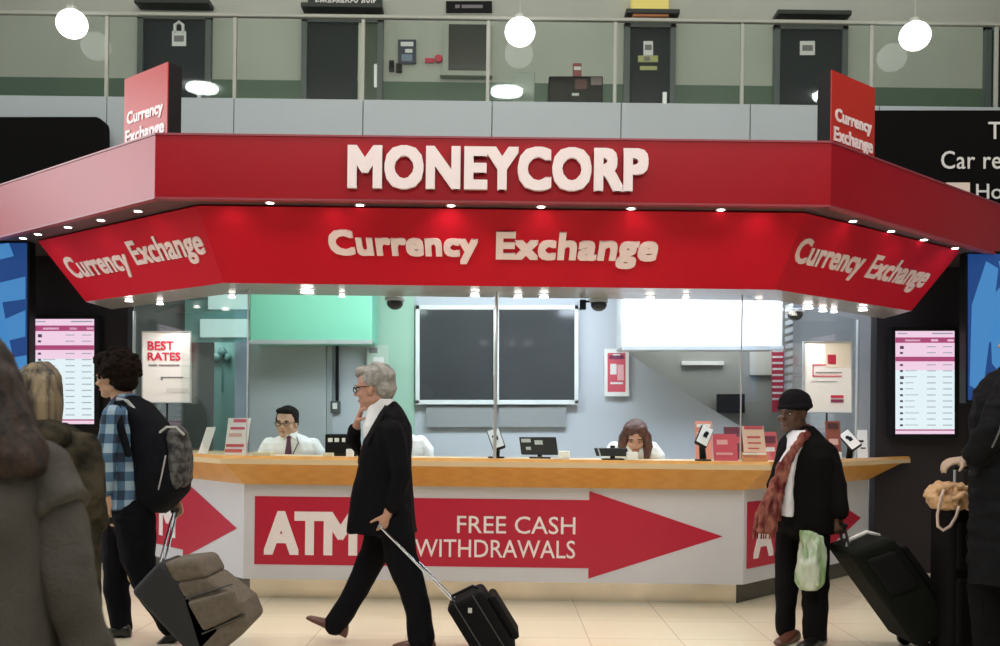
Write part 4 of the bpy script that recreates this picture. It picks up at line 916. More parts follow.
organic('coat', mb, COATB, bea, .009, 2, .012, 7, amp2=.003, freq2=26, stretch=(1, 1, .6))
mb = MB().loft(F3.rows([(430, 790, 806, .09, -.03), (445, 782, 798, .12, -.05), (470, 775, 789, .12, -.08), (514, 773, 787, .115, -.10)]))
organic('shirt', mb, mat('white_tee', (.66, .66, .70), .8, bump=.3, bscale=25), bea, .008, 2, .008, 12)
SCF = lerpmat('mottled_scarf', (.10, .018, .02), (.30, .12, .09), .95, 'noise', (22, 22, 12), spec=.05)
mb = MB(); F3.limb(mb, [(808, 427, .06), (811, 430, -.02), (803, 433, -.10), (793, 440, -.15), (784, 452, -.19), (777, 464, -.205), (770, 480, -.20), (763, 500, -.19), (757, 518, -.185), (755, 530, -.185)], [4, 5, 4.5, 4.5, 5, 6, 8, 10, 11, 10], flat=.45, ball=False)
F3.limb(mb, [(776, 462, -.17), (770, 490, -.15), (768, 518, -.15)], [5, 7, 6], flat=.5, ball=False)
F3.limb(mb, [(766, 484, -.215), (756, 506, -.22), (750, 528, -.22)], [3, 4, 5], flat=.6, ball=False); F3.limb(mb, [(772, 480, -.215), (766, 506, -.22), (764, 530, -.22)], [2.5, 3.5, 4], flat=.6, ball=False)
organic('scarf', mb, SCF, bea, .007, 1, .012, 18, amp2=.005, freq2=40, stretch=(1.6, 1, .35))
mb = MB()
for k in range(9): mb.tube([F3.q(746+k*2.6, 526, -.2+.012*(k % 3)), F3.q(745+k*2.7, 535, -.2+.012*(k % 3))], .005, 6)
build('scarf_fringe', mb, SCF, bea)
mb = MB(); F3.limb(mb, [(795, 520, .08), (791, 570, .08), (788, 612, .05), (787, 630, .04)], [15, 13, 10, 10])
F3.limb(mb, [(812, 520, -.05), (812, 570, -.06), (811, 612, -.08), (811, 632, -.08)], [15, 14, 12, 12]); mb.ell(F3.q(803, 522), (.15, .14, .12))
organic('trousers', mb, COATB, bea, .009, 2, .009, 8)
mb = MB(); shoe_mb(mb, V((F3.q(800, 640).x, 6.60, .004)), V((F3.q(771, 640).x, 6.42, .004)), k=.98); organic('shoe', mb, BROWNL, bea, .006, 2)
mb = MB(); shoe_mb(mb, V((F3.q(822, 640).x, 6.50, .004)), V((F3.q(786, 640).x, 6.28, .004)), k=.98); organic('shoe', mb, BLKL, bea, .006, 2)
# carrier bag
cb = thing('carrier_bag', 'pale green plastic carrier bag hanging from the hand of the beanie wearer', 'bag', tuple(F3.q(801, 584, -.2)))
mb = MB().loft(F3.rows([(527, 791, 798, .02, -.20), (533, 790, 813, .03, -.2), (545, 790, 815, .05, -.2), (560, 788, 815, .07, -.2), (576, 787, 814, .075, -.2), (583, 790, 811, .06, -.2), (585, 794, 808, .03, -.2)], e=3.2))
mb.tube([F3.q(806, 536, -.22), F3.q(801, 556, -.27), F3.q(806, 578, -.26)], [.02, .03, .02], 8).tube([F3.q(795, 536, -.22), F3.q(794, 560, -.26), F3.q(798, 578, -.25)], [.015, .025, .02], 8)
organic('bag', mb, lerpmat('green_white_plastic', (.52, .57, .48), (.20, .32, .14), .4, 'noise', (13, 13, 5)), cb, .006, 1, .016, 13, amp2=.006, freq2=38, stretch=(1.6, 1, .5))
mb = MB()
for sg in (-1, 1): mb.tube([F3.q(801+sg*7, 540, -.2), F3.q(800+sg*5, 530, -.18), F3.q(797+sg, 521, -.15)], .010, 8, flat=.5)
organic('bag_handle', mb, MATS['green_white_plastic'], cb, .004, 1)

# ---- black case pulled by the beanie wearer
YK = 6.35; NY = mat('black_nylon', (.006, .006, .0065), .8, spec=.12)
bc = thing('suitcase', 'big black soft suitcase tilted on its wheels behind the beanie wearer', 'suitcase', tuple(P(915, 645, YK)))
a, b, c = P(836, 548, YK), P(880, 533, YK), P(903, 648, YK); ux = (b-a).normalized(); uz = (P(944, 622, YK)-b).normalized(); L = (P(944, 622, YK)-b).length; dv = V((0, .46, 0))
d = b+uz*L; c = a+uz*L*1.05
build('shell', MB().prism([a-dv/2, b-dv/2, d-dv/2, c-dv/2], dv), mat('black_olive_nylon', (.0055, .0065, .005), .8, spec=.12, bump=.3, bscale=200), bc, bevel=.04).modifiers['bevel'].segments = 4
build('front_pocket', MB().prism([b-dv*.42+uz*.08, b-dv*.42+uz*.08+ux*.05, d-dv*.42-uz*.06+ux*.05, d-dv*.42-uz*.06], dv*.84), NY, bc, bevel=.02)
build('side_pocket', MB().prism([a-dv*.56+ux*.06+uz*.08, b-dv*.56-ux*.05+uz*.08, b-dv*.56-ux*.05+uz*L*.5, a-dv*.56+ux*.06+uz*L*.5], dv*.1), NY, bc, bevel=.02)
build('top_grip', MB().tube([a+ux*.06-uz*.0-V((0,.05,0)), a+ux*.09-uz*.035-V((0,.05,0)), b-ux*.08-uz*.045-V((0,.05,0)), b-ux*.03-V((0,.05,0))], .014, 10), mat('pale_grip', (.62, .62, .60), .4), bc, smooth=True)
for sg in (-1, 1):
    build('handle_rod', MB().tube([a+ux*.05+V((0, sg*.06-.05, 0)), F3.q(833, 522, -.16+sg*.05)], .009, 8), BLK, bc)
    wx = (c+ux*.08).x; build('wheel', MB().cyl((wx, YK+sg*.17-.02, .045), (0, 1, 0), .045, .035, 20), BLK, bc)
build('handle_grip', MB().tube([F3.q(833, 522, -.24), F3.q(833, 521, -.10)], .015, 10), BLK, bc)

# ---- person in black at the edge with the tall case and the beige bag
F4 = Fig(5.6)
edg = thing('person', 'person in a black padded coat with one hand on the tall black case', 'person', (P(990, 600, 5.6).x, 5.6, 0))
HC = F4.q(1022, 340); AX = axes(150, 4)
mb = MB(); head_mb(mb, HC, AX, 1.05, F4.q(1026, 375)); mb.loft(F4.rows([(370, 1012, 1040, .08, 0), (385, 1000, 1050, .16, 0), (440, 998, 1050, .15, 0), (520, 995, 1050, .15, 0)]))
F4.limb(mb, [(1000, 392, -.15), (975, 440, -.16), (958, 462, -.05)], [8, 7, 5]); F4.limb(mb, [(1040, 392, .15), (1040, 450, .18), (1030, 500, .1)], [8, 7, 5])
hand_mb(mb, F4.q(962, 459, -.05), (-1, 0, -.15), (0, .3, -1), (0, -1, 0), .5, 1.05)
F4.limb(mb, [(1005, 520, .08), (1000, 600, .08), (1000, 668, .08)], [10, 8, 6]); F4.limb(mb, [(1030, 520, -.08), (1032, 600, -.08), (1034, 668, -.08)], [10, 8, 6])
organic('body', mb, mat('skin_pale', (.40, .29, .22), .55), edg, .007, 3)
face_bits(HC, AX, 1.05, edg)
f, s_, u = AX; q = lambda a, b, d: HC + (f*a + s_*b + u*d)*1.05
organic('hair', MB().ell(q(-.03, 0, .05), (.105, .095, .095), AX).ell(q(-.06, 0, 0), (.065, .085, .09), AX), mat('black_hair', (.01, .009, .008), .7, bump=.5, bscale=80), edg, .008, 2, .006, 20)
mb = MB().loft(F4.rows([(362, 1008, 1040, .10, 0), (374, 992, 1054, .17, 0), (392, 978, 1064, .22, 0), (440, 972, 1066, .23, 0), (500, 974, 1066, .23, 0), (560, 972, 1068, .23, 0), (585, 974, 1068, .22, 0)]))
F4.limb(mb, [(996, 392, -.17), (974, 432, -.20), (966, 456, -.08)], [18, 16, 11]); F4.limb(mb, [(1042, 392, .17), (1046, 450, .2), (1036, 492, .12)], [17, 14, 11])
organic('coat', mb, mat('black_padded', (.004, .0045, .006), .7, spec=.12), edg, .010, 2, .016, 9, stretch=(.5, .5, 1.6))
build('coat_seam', MB().tube([F4.q(972, 410, -.36), F4.q(967, 430, -.37), F4.q(966, 446, -.3)], .005, 6), mat('grey_seam', (.10, .10, .11), .6), edg)
mb = MB(); F4.limb(mb, [(1000, 540, .09), (998, 600, .09), (1000, 655, .09)], [24, 21, 18]); F4.limb(mb, [(1034, 540, -.09), (1034, 600, -.09), (1036, 655, -.09)], [24, 21, 18])
organic('trousers', mb, COATB, edg, .010, 2, .01, 8)
for x, dy in ((1012, .09), (1048, -.09)):
    mb = MB(); shoe_mb(mb, V((F4.q(x, 670).x, 5.6+dy, .004)), V((F4.q(x-46, 670).x, 5.62+dy, .004))); organic('shoe', mb, BLKL, edg, .007, 2)

tc = thing('suitcase', 'tall upright black suitcase with the beige bag on top', 'suitcase', (P(956, 600, 6.0).x, 6.0, 0))
xa, xb = P(951, 560, 5.95).x, P(992, 560, 5.95).x; zt = P(955, 507, 5.85).z
build('shell', MB().box((xa, 5.95, .05), (xb, 6.26, zt)), mat('black_suitcase_cloth', (.004, .0035, .0035), .8, spec=.1), tc, bevel=.035).modifiers['bevel'].segments = 4
build('front_pocket', MB().box((xa+.03, 5.91, .12), (xb-.03, 5.97, zt*.55)), MATS['black_suitcase_cloth'], tc, bevel=.02); build('upper_pocket', MB().box((xa+.03, 5.92, zt*.6), (xb-.03, 5.97, zt*.9)), MATS['black_suitcase_cloth'], tc, bevel=.02)
for x in (xa+.04, xb-.04):
    for y in (6.0, 6.21): build('wheel', MB().cyl((x-.015, y, .03), (1, 0, 0), .03, .03, 16), BLK, tc)
for x in (P(966, 480, 6.0).x, P(982, 480, 6.0).x): build('handle_rod', MB().tube([(x, 6.15, zt), (x, 6.15, P(960, 468, 6.15).z)], .008, 8), ALU, tc)
build('handle_grip', MB().tube([(P(966, 480, 6.0).x, 6.15, P(960, 468, 6.15).z), (P(982, 480, 6.0).x, 6.15, P(960, 468, 6.15).z)], .014, 8), BLK, tc)
F5 = Fig(6.0)
bb = thing('handbag', 'crumpled beige cloth bag with a hanging loop strap on the tall black case', 'bag', tuple(V((P(950, 500, 6.0).x, 6.0, zt))))
mb = MB().loft(F5.rows([(484, 938, 962, .05, 0), (488, 930, 972, .11, 0), (496, 926, 975, .15, 0), (503, 929, 976, .15, 0), (508, 934, 972, .13, 0)]))
mb.tube([F5.q(930, 490, -.1), F5.q(942, 484, -.13), F5.q(958, 486, -.12), F5.q(970, 494, -.1)], .018, 8).tube([F5.q(935, 500, -.14), F5.q(950, 494, -.16), F5.q(966, 500, -.13)], .016, 8).ell(F5.q(943, 499, -.13), (.05, .04, .03))
organic('bag', mb, lerpmat('beige_cloth', (.62, .40, .22), (.42, .24, .12), .85, 'noise', (14, 14, 14)), bb, .007, 1, .020, 14, amp2=.007, freq2=42)
mb = MB().tube([F5.q(931, 488, -.17), F5.q(926, 500, -.19), F5.q(923.5, 512, -.19), F5.q(924, 523, -.19), F5.q(929, 527, -.19), F5.q(936, 523, -.19), F5.q(942, 513, -.19), F5.q(945, 504, -.18)], .009, 8, flat=.6)
build('loop_strap', mb, mat('pale_strap', (.62, .48, .42), .6), bb, smooth=True)

# ---- blonde person in the olive jacket
F6 = Fig(4.3)
bl = thing('person', 'blonde straight-haired person in a dark mottled olive jacket facing the rates screen', 'person', (P(50, 600, 4.3).x, 4.3, 0))
HC = F6.q(40, 392); AX = axes(110, 4)
mb = MB(); head_mb(mb, HC, AX, .98, F6.q(46, 432)); mb.loft(F6.rows([(430, 20, 76, .07, 0), (445, 14, 90, .13, 0), (520, 14, 90, .13, 0), (600, 14, 90, .13, 0)]))
F6.limb(mb, [(86, 452, -.05), (96, 500, -.08), (80, 535, .1)], [10, 8, 7]); F6.limb(mb, [(12, 452, .05), (2, 510, .08), (10, 560, .1)], [10, 8, 7])
hand_mb(mb, F6.q(80, 535, .1), (-.6, .7, -.3), (-.5, -.5, 0), (0, 0, 1), .5, .95); hand_mb(mb, F6.q(10, 560, .1), (.3, .5, -.8), (1, 0, 0), (0, 1, 0), .5, .95)
F6.limb(mb, [(34, 590, 0), (34, 670, 0), (34, 742, 0)], [14, 11, 8]); F6.limb(mb, [(68, 590, 0), (68, 670, 0), (68, 742, 0)], [14, 11, 8])
organic('body', mb, SKIN, bl, .007, 3)
face_bits(HC, AX, .98, bl)
f, s_, u = AX; q = lambda a, b, d: HC + (f*a + s_*b + u*d)
BLO = lerpmat('blonde_streaked_hair', (.26, .20, .12), (.022, .014, .010), .6, 'noise', (34, 34, 1.6), bump=.3, bscale=100)
mb = MB().ell(q(-.025, 0, .045), (.098, .090, .085), AX).tube([q(-.04, 0, .03), q(-.055, 0, -.06), q(-.055, 0, -.15), q(-.05, 0, -.20)], [.094, .098, .092, .07], 16)
organic('hair', mb, BLO, bl, .007, 2, .006, 14, stretch=(2, 2, .2))
CAM = lerpmat('mottled_olive_cloth', (.012, .012, .009), (.055, .045, .028), .9, 'noise', (11, 11, 11), spec=.15)
mb = MB().loft(F6.rows([(424, 22, 64, .10, 0), (434, 6, 84, .14, 0), (448, -4, 98, .18, 0), (480, -4, 100, .18, 0), (550, -4, 98, .18, 0), (620, -4, 98, .18, 0), (640, -2, 96, .17, 0)]))
F6.limb(mb, [(86, 450, -.05), (97, 492, -.08), (90, 524, .03)], [19, 17, 14]); F6.limb(mb, [(8, 450, .05), (-2, 505, .08), (4, 548, .08)], [19, 17, 14])
organic('jacket', mb, CAM, bl, .010, 2, .014, 8)
build('hood', MB().loft(F6.rows([(418, 28, 62, .06, -.08), (428, 16, 80, .10, -.10), (440, 14, 84, .10, -.13), (450, 22, 74, .06, -.14)])), CAM, bl, smooth=True)
mb = MB(); F6.limb(mb, [(34, 610, 0), (34, 670, 0), (34, 735, 0)], [24, 19, 15]); F6.limb(mb, [(68, 610, 0), (68, 670, 0), (68, 735, 0)], [24, 19, 15]); organic('trousers', mb, COATB, bl, .010, 2, .01, 8)
for x in (34, 68):
    mb = MB(); X = F6.q(x, 700).x; shoe_mb(mb, V((X+.02, 4.24, .004)), V((X-.06, 4.50, .004))); organic('shoe', mb, BLKL, bl, .007, 2)

# ---- nearest: long dark hair, grey coat
F7 = Fig(2.2)
co_ = thing('person', 'nearest person with long dark brown hair and a plain grey coat, cut by the frame', 'person', (P(0, 600, 2.2).x, 2.2, 0))
HC = F7.q(-58, 362); AX = axes(75, 3)
mb = MB(); head_mb(mb, HC, AX, 1.0, F7.q(-52, 435)); mb.loft(F7.rows([(432, -90, -10, .07, 0), (455, -130, 40, .10, 0), (560, -120, 30, .11, 0), (760, -120, 30, .12, 0), (850, -125, 35, .13, 0)]))
F7.limb(mb, [(32, 470, 0), (64, 590, -.02), (82, 690, .10)], [24, 19, 14]); F7.limb(mb, [(-134, 470, 0), (-160, 590, 0), (-150, 700, .10)], [24, 19, 14])
hand_mb(mb, F7.q(82, 690, .10), (.1, .5, -1), (-1, 0, 0), (0, 1, 0), .4, .95); hand_mb(mb, F7.q(-150, 700, .10), (.1, .5, -1), (1, 0, 0), (0, 1, 0), .4, .95)
F7.limb(mb, [(-80, 830, 0), (-80, 1010, .02), (-80, 1040, .02)], [34, 24, 22]); F7.limb(mb, [(-10, 830, 0), (-10, 1000, .02), (-10, 1040, .02)], [34, 24, 22])
organic('body', mb, SKIN, co_, .007, 3)
face_bits(HC, AX, 1.0, co_)
f, s_, u = AX; q = lambda a, b, d: HC + (f*a + s_*b + u*d)
HR = lerpmat('long_dark_brown_hair', (.006, .004, .003), (.034, .013, .007), .7, 'noise', (60, 60, 2), bump=.4, bscale=90)
mb = MB().ell(q(-.02, 0, .045), (.10, .094, .085), AX, n=20)
mb.loft(F7.rows([(322, -92, -22, .07, 0), (340, -102, 0, .10, -.01), (370, -108, 20, .115, -.02), (400, -112, 32, .12, -.03), (430, -116, 46, .12, -.05), (452, -112, 58, .11, -.07), (466, -100, 62, .08, -.08), (476, -70, 50, .05, -.08)]))
organic('hair', mb, HR, co_, .008, 2, .012, 9, amp2=.003, freq2=40, stretch=(2.2, 2.2, .25))
GC = mat('grey_wool_coat', (.080, .074, .066), .9, spec=.15, bump=.5, bscale=120, vary=.12, vscale=9)
mb = MB().loft(F7.rows([(432, -84, -22, .08, 0), (444, -120, 20, .11, 0), (462, -150, 48, .15, 0), (500, -158, 62, .17, 0), (560, -158, 66, .17, 0), (640, -160, 66, .18, 0), (760, -164, 72, .19, 0), (880, -168, 78, .20, 0)]))
organic('coat', mb, GC, co_, .010, 2, .012, 7, amp2=.002, freq2=30, stretch=(1, 1, .5))
mb = MB(); F7.limb(mb, [(34, 476, 0), (60, 520, -.01), (74, 580, -.02), (84, 640, .0), (92, 672, .06)], [30, 28, 27, 26, 24]); organic('sleeve', mb, GC, co_, .010, 2, .012, 9, amp2=.003, freq2=28)
mb = MB(); F7.limb(mb, [(34, 474, 0), (50, 494, 0), (64, 512, -.01)], [34, 34, 34], ball=False); mb.ell(F7.q(34, 474), (.078,)*3); organic('upper_sleeve', mb, GC, co_, .008, 2, .010, 10)
mb = MB(); F7.limb(mb, [(-130, 476, 0), (-152, 560, -.01), (-152, 660, .06)], [32, 28, 24]); organic('sleeve', mb, GC, co_, .010, 2, .010, 9)
mb = MB().loft(F7.rows([(436, -96, 8, .10, -.02), (448, -112, 30, .13, -.03), (470, -110, 34, .16, -.03), (484, -96, 22, .15, -.04)])); organic('hood', mb, GC, co_, .010, 2, .012, 8)
for x, in ((-80,), (-10,)):
    X = F7.q(x, 700).x; mb = MB().tube([(X, 2.22, .55), (X, 2.22, .3), (X, 2.22, .09)], [.075, .06, .05], 14); organic('boot_leg', mb, COATB, co_, .010, 1)
    mb = MB(); shoe_mb(mb, V((X, 2.16, .004)), V((X+.04, 2.42, .004))); organic('boot', mb, BLKL, co_, .007, 2)

# ---- clerks behind the counter
def clerk(label, Y, hx, hy, yaw, pitch, K, skin, hair_fn, sh, lean, mouth=(.30, .08, .07), glasses=False, extra=None):
    F = Fig(Y); o = thing('person', label, 'person', (P(hx, 500, Y).x, Y, 0)); HC = F.q(hx, hy, -lean); AX = axes(yaw, pitch)
    (sl, sr, sy) = sh; mid = (sl+sr)/2; k = F.k
    sp = lambda x, y, d=0: F.q(x, y, d)
    hz = lambda zz: 425 - (zz-EYE)/Y*1000 + .012*(hx-500)
    mb = MB(); head_mb(mb, HC, AX, K, F.q(mid, sy+1, -lean*.7))
    mb.loft(F.rows([(sy+1, mid-8, mid+8, .07, -lean*.7), (sy+8, sl+6, sr-6, .09, -lean*.6), (hz(1.1), sl+9, sr-9, .10, -lean*.4), (hz(.92), mid-14, mid+14, .11, 0)]))
    for sg, xs in ((-1, sl), (1, sr)):
        F.limb(mb, [(xs-sg*9, sy+12, -lean*.6), (xs-sg*1, hz(1.0), -lean*.5-.02), (mid+sg*14, hz(.98), -lean*.5-.22)], [5, 4.5, 3.2])
        hand_mb(mb, F.q(mid+sg*14, hz(.975), -lean*.5-.22), (-sg*.5, -1, -.05), (0, 0, -1), (-sg, 0, 0), .25, .9)
        F.limb(mb, [(mid+sg*9, hz(.92), 0), (mid+sg*10, hz(.5), -.02), (mid+sg*10, hz(.08), .02)], [8, 6, 4.5])
    organic('body', mb, skin, o, .007, 3); face_bits(HC, AX, K, o, glasses=glasses, mouth=mouth)
    hair_fn(o, HC, AX, K)
    mb = MB().loft(F.rows([(sy-1, mid-7, mid+7, .075, -lean*.7), (sy+3, mid-(mid-sl)*.5, mid+(sr-mid)*.5, .10, -lean*.65), (sy+8, mid-(mid-sl)*.78, mid+(sr-mid)*.78, .12, -lean*.6), (sy+15, sl+3, sr-3, .13, -lean*.55), (hz(1.14), sl+3, sr-3, .14, -lean*.45), (hz(.95), mid-17, mid+17, .14, 0)]))
    for sg, xs in ((-1, sl), (1, sr)): F.limb(mb, [(xs-sg*10, sy+11, -lean*.6), (xs-sg*4, sy+19, -lean*.6), (xs-sg*2, hz(1.03), -lean*.5-.02), (mid+sg*17, hz(.99), -lean*.5-.16)], [8, 7.5, 7, 5])
    organic('shirt', mb, SHIRTW, o, .008, 2, .008, 10)
    mb = MB()
    for sg in (-1, 1): F.limb(mb, [(mid+sg*8, hz(.96), 0), (mid+sg*10, hz(.5), -.02), (mid+sg*10, hz(.1), .02)], [11, 9, 7])
    organic('trousers', mb, COATB, o, .010, 1)
    for sg in (-1, 1):
        mb = MB(); X = F.q(mid+sg*10, 500).x; shoe_mb(mb, V((X, Y+.10, .004)), V((X+sg*.03, Y-.17, .004))); organic('shoe', mb, BLKL, o, .007, 1)
    if extra: extra(o, F, mid, sy, lean)
    return o
def short_hair(o, HC, AX, K, m=None):
    f, s, u = AX; q = lambda a, b, d: HC + (f*a + s*b + u*d)*K
    mb = MB().ell(q(-.03, 0, .055), (.098*K, .088*K, .082*K), AX, n=20).ell(q(-.055, 0, .0), (.058*K, .080*K, .07*K), AX).ell(q(.05, 0, .098), (.045*K, .07*K, .028*K), AX)
    for sg in (-1, 1): mb.ell(q(-.005, sg*.075, .025), (.03*K, .014*K, .035*K), AX)
    organic('hair', mb, m or mat('near_black_hair', (.008, .006, .005), .8, spec=.12, bump=.5, bscale=90), o, .006, 2, .004, 30)
def long_hair(o, HC, AX, K):
    f, s, u = AX; q = lambda a, b, d: HC + (f*a + s*b + u*d)*K
    mb = MB().ell(q(-.022, 0, .05), (.105*K, .098*K, .088*K), AX, n=20)
    for sg in (-1, 1): mb.tube([q(.035, sg*.055, .085), q(.03, sg*.088, .02), q(.035, sg*.098, -.06), q(.045, sg*.088, -.15)], [.035*K, .038*K, .04*K, .03*K], 12)
    mb.tube([q(-.05, 0, 0), q(-.06, 0, -.10), q(-.05, 0, -.17)], [.09*K, .088*K, .07*K], 14)
    organic('hair', mb, lerpmat('auburn_hair', (.045, .012, .008), (.11, .034, .018), .5, 'noise', (50, 50, 4), bump=.3, bscale=90), o, .006, 2, .004, 20)
def tie(o, F, mid, sy, lean):
    dd = -lean*.6-.16
    mb = MB().prism([F.q(mid-3, sy+1, -lean*.7-.10), F.q(mid+3, sy+1, -lean*.7-.10), F.q(mid+1.6, sy+5, -lean*.7-.12), F.q(mid+4, sy+24, dd), F.q(mid, sy+28, dd), F.q(mid-4, sy+24, dd), F.q(mid-1.6, sy+5, -lean*.7-.12)], (0, .02, 0))
    build('tie', mb, mat('maroon_tie', (.08, .02, .05), .5), o, bevel=.003)
    build('lanyard', MB().tube([F.q(mid+5, sy-2, -lean*.7-.06), F.q(mid+10, sy+8, -lean*.6-.14), F.q(mid+3, sy+24, dd-.01)], .005, 6), mat('dark_lanyard', (.04, .04, .09), .5), o)
    mb = MB()
    for sg in (-1, 1): mb.prism([F.q(mid, sy+1, -lean*.7-.115), F.q(mid+sg*8, sy-3, -lean*.7-.07), F.q(mid+sg*7, sy+5, -lean*.7-.115)], (0, .012, 0))
    build('collar', mb, SHIRTW, o, bevel=.002)
clerk('clerk with glasses and dark hair in a white shirt and maroon tie behind the counter', 9.0, 289, 423, 262, 4, 1.14, mat('skin_clerk', (.52, .33, .22), .55), short_hair, (262, 324, 434), .10, glasses=True, extra=tie)
clerk('clerk with long auburn hair leaning forward in a white shirt behind the counter', 8.95, 632, 437, 262, 24, 1.12, SKIN, long_hair, (603, 659, 438), .22)
clerk('clerk in a white shirt mostly hidden behind the striding grey-haired person', 9.1, 390, 424, 270, 6, 1.05, SKIN, short_hair, (366, 431, 432), .08)

# ------------------------------------------------------------------ things on the counter
def terminal(label, x, y0, y1, Y, face, tilt):
    """tilting customer terminal: base, stem, tilted pad with pale face"""
    base = PZ(x, y1, CTZ) if False else V((P(x, y1, Y).x, Y, CTZ)); top = P(x, y0, Y); h = top.z - CTZ
    o = thing('card_terminal', label, 'terminal', tuple(base))
    build('base', MB().cyl(base, (0, 0, 1), .07, .014, 22), BLK, o, bevel=.004)
    sgn = 1 if tilt > 0 else -1
    build('stem', MB().tube([base+V((0, 0, .01)), base+V((-.01*sgn, 0, h*.4)), base+V((.02*sgn, -.01, h*.72))], [.03, .026, .03], 12), BLK, o, smooth=True)
    M = Matrix.Translation(base+V((0, -.02, h*.66))) @ Matrix.Rotation(R(tilt), 4, 'Y') @ Matrix.Rotation(R(-30), 4, 'X')
    build('pad', MB().box((-.055, -.02, -.10), (.055, .02, .10), mtx=M), BLK, o, bevel=.012)
    build('face', MB().box((-.048, -.026, -.09), (.048, -.018, .09), mtx=M), face, o, bevel=.005)
    build('keypad_mark', MB().box((-.015, -.03, -.02), (.02, -.025, .02), mtx=M), BLK, o)
    return o
terminal('black card terminal with a pale tilted face next to the dark laptop back', 496, 430, 460, 8.45, mat('pale_face', (.62, .66, .70), .3), -20)
terminal('black card terminal with a white face tilted towards the pink leaflets', 703, 424, 464, 8.4, PAPER, 28)
def monitor(label, x0, y0, x1, y1, Y, marks):
    o = thing('monitor', label, 'monitor', (P((x0+x1)/2, y1, Y).x, Y, CTZ)); q = pq(x0, y0, x1, y1, Y); q[2].z = q[3].z = CTZ+.03
    q[2].x += .02; q[3].x += .02
    build('back_shell', slab(MB(), q, .025), mat('dark_shell', (.02, .022, .025), .35), o, bevel=.006)
    mb = MB()
    for m_ in marks: slab(mb, subquad(q, *m_, .003), .002)
    if marks: build('stickers', mb, mat('sticker_grey', (.5, .55, .58), .4), o)
    cx = (q[2].x+q[3].x)/2; build('foot', MB().box((cx-.09, Y-.06, CTZ), (cx+.09, Y+.10, CTZ+.012)).box((cx-.02, Y+.02, CTZ), (cx+.02, Y+.04, CTZ+.12)), BLK, o, bevel=.003)
monitor('dark monitor seen from behind with two pale stickers beside the small white box', 519, 437, 556, 459, 8.5, [(.05, .3, .1, .3), (.4, .62, .18, .42), (.15, .28, .55, .72)])
monitor('low black monitor in front of the auburn-haired clerk', 594, 448, 627, 459, 8.35, [(.1, .14, .05, .95)])
def pbox(name, label, cat, x0, y0, x1, Y, d, m, z0=None):
    a = P(x0, y0, Y); b = P(x1, y0, Y); return tag(build(name, MB().box((a.x, Y, CTZ), (b.x, Y+d, a.z)), m, bevel=.006), label, cat)
pbox('card_box', 'small white box standing next to the dark monitor with stickers', 'box', 559, 451, 570, 8.4, .08, PAPER)
pbox('card_box', 'small white box in front of the auburn-haired clerk', 'box', 627, 452, 638, 8.3, .08, PAPER)
# black printer with labels
o = thing('label_printer', 'black till printer with three white labels between the tie clerk and the walker', 'printer', (P(338, 457, 8.5).x, 8.5, CTZ))
a, b = P(325, 434, 8.5), P(357, 434, 8.5); build('case', MB().box((a.x, 8.5, CTZ), (b.x, 8.75, a.z)), BLK, o, bevel=.012)
for x in (328, 334.5, 342): build('label', slab(MB(), pq(x, 438, x+(4.5 if x < 340 else 9), 442, 8.497), .003), PAPER, o)
pbox('card_box', 'small white box half hidden by the back of the walker', 'box', 346, 449, 353, 8.3, .06, PAPER)
tag(build('paper_stack', MB().box((P(254, 455, 8.4).x, 8.35, CTZ), (P(272, 455, 8.4).x, 8.5, CTZ+.03)), mat('cream_paper', (.7, .62, .45), .6), bevel=.004), 'little stack of cream paper on the worktop near the tie clerk', 'paper')
tag(build('paper_stack', MB().box((P(325, 455, 8.4).x, 8.3, CTZ), (P(334, 455, 8.4).x, 8.4, CTZ+.03)), mat('cream_paper', (.7, .62, .45), .6), bevel=.004), 'little stack of cream paper in front of the till printer', 'paper')
# leaflets : leaning boards with a back strut
def leaflet(label, x0, y0, x1, y1, Y, base, prints, lean=.05, skew=0, cat='leaflet holder', hold=None):
    q = pq(x0, y0, x1, y1, Y); dx = skew*Y/1000
    q[0].x += dx; q[1].x += dx; q[0].y += lean; q[1].y += lean; zb_ = CTZ+.004
    q[2].z = q[3].z = zb_
    o = poster_thing('leaflet_holder', label, cat, q, .008, base, prints)
    m = (q[0]+q[1])/2; mb_ = (q[2]+q[3])/2
    build('strut', MB().tube([m*.6+mb_*.4+V((0, .012, 0)), V((mb_.x, mb_.y+lean+.07, CTZ+.005))], .005, 6), hold or ALU, o)
    return o
PK = mat('print_pinkred', (.62, .10, .12), .5)
leaflet('leaning white card on the worktop right behind the backpack', 198, 427, 207, 455, 8.6, PAPER, [], skew=7, cat='card')
leaflet('tall white leaflet holder with red print leaning beside the white card', 224, 418, 246, 456, 8.5, PAPER, [(.25, .9, .03, .12, PK), (.15, .8, .25, .32, PK), (.12, .7, .42, .52, mat('faint_red', (.7, .45, .42), .6)), (.05, .85, .72, .8, PK), (.02, .8, .86, .95, PK)], skew=3)
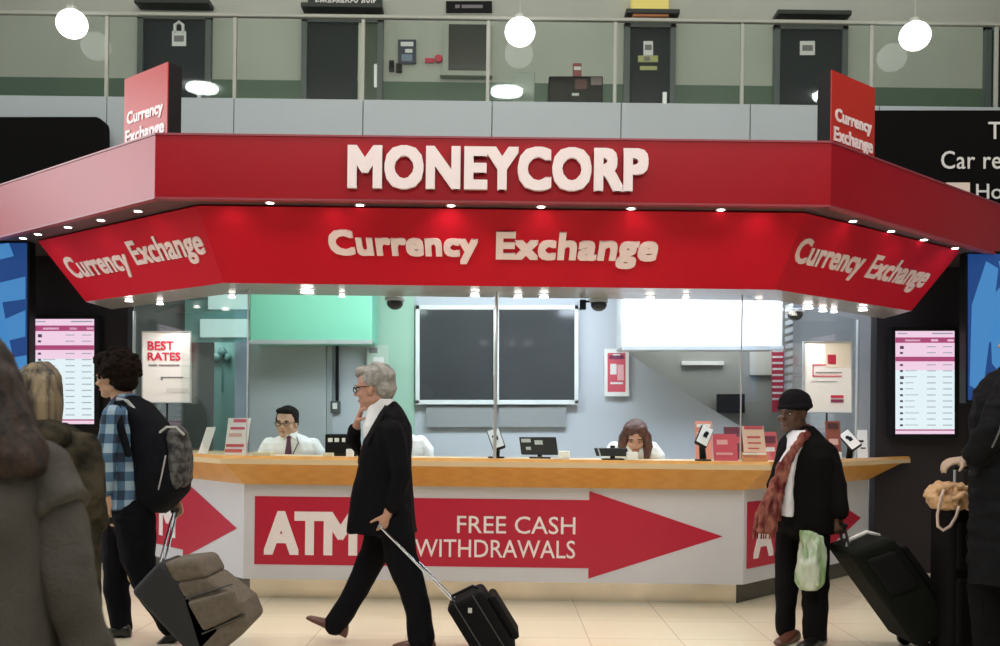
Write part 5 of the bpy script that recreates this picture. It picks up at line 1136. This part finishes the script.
leaflet('salmon leaflet rack just behind the white-faced card terminal', 696, 421, 713, 452, 8.75, mat('salmon', (.72, .28, .22), .5), [(.1, .9, .08, .16, PAPER), (.1, .9, .3, .36, PAPER)])
leaflet('deep pink curved leaflet holder beside the white-faced card terminal', 714, 434, 738, 463, 8.35, mat('deep_pink', (.66, .08, .13), .45), [(.15, .6, .22, .4, mat('light_pink', (.8, .4, .42), .5)), (.1, .8, .7, .78, mat('light_pink', (.8, .4, .42), .5))])
leaflet('dark red leaflet holder peeping out behind the deep pink one', 725, 427, 744, 452, 8.72, mat('dark_maroon', (.14, .02, .04), .5), [(.1, .9, .3, .5, PK), (.1, .5, .7, .8, PAPER)])
leaflet('pale peach leaflet holder beside the scarf of the beanie wearer', 745, 426, 767, 452, 8.6, mat('pale_peach', (.85, .62, .50), .5), [(.1, .95, 0, .1, PK), (.2, .8, .3, .36, PK), (.2, .8, .48, .52, PK), (.2, .7, .64, .68, PK)], skew=-2)
leaflet('orange-brown tray of leaflets in front of the pale peach holder', 742, 452, 768, 463, 8.25, mat('orange_brown', (.62, .26, .10), .5), [(.05, .95, .1, .3, PAPER), (.1, .9, .5, .6, PK)], lean=.02)
leaflet('narrow red leaflet holder half behind the scarf of the beanie wearer', 764, 432, 778, 459, 8.7, PK, [(.1, .9, .15, .4, mat('dark_maroon', (.14, .02, .04), .5)), (.1, .8, .55, .7, PAPER)])
leaflet('brown-red leaflet holder on the counter wing behind the beanie wearer', 827, 421, 842, 455, 8.7, mat('brown_red', (.26, .07, .05), .5), [(.15, .85, .05, .2, mat('dark_brown', (.06, .02, .02), .5)), (.2, .8, .45, .6, mat('faint_red', (.7, .45, .42), .6))])
leaflet('white card with a black mark leaning at the end of the counter wing', 858, 430, 868, 456, 9.2, PAPER, [(.1, .6, .35, .42, BLK), (.3, .8, .6, .64, BLK)], skew=1, cat='card')
o = terminal('black card terminal with a white curved face on the counter wing', 849, 430, 456, 9.0, PAPER, -35)
pbox('card_box', 'little white box beside the brown-red leaflet holder on the counter wing', 'box', 836, 452, 842, 8.6, .05, PAPER)
bpy.data.scenes.remove(TMP)
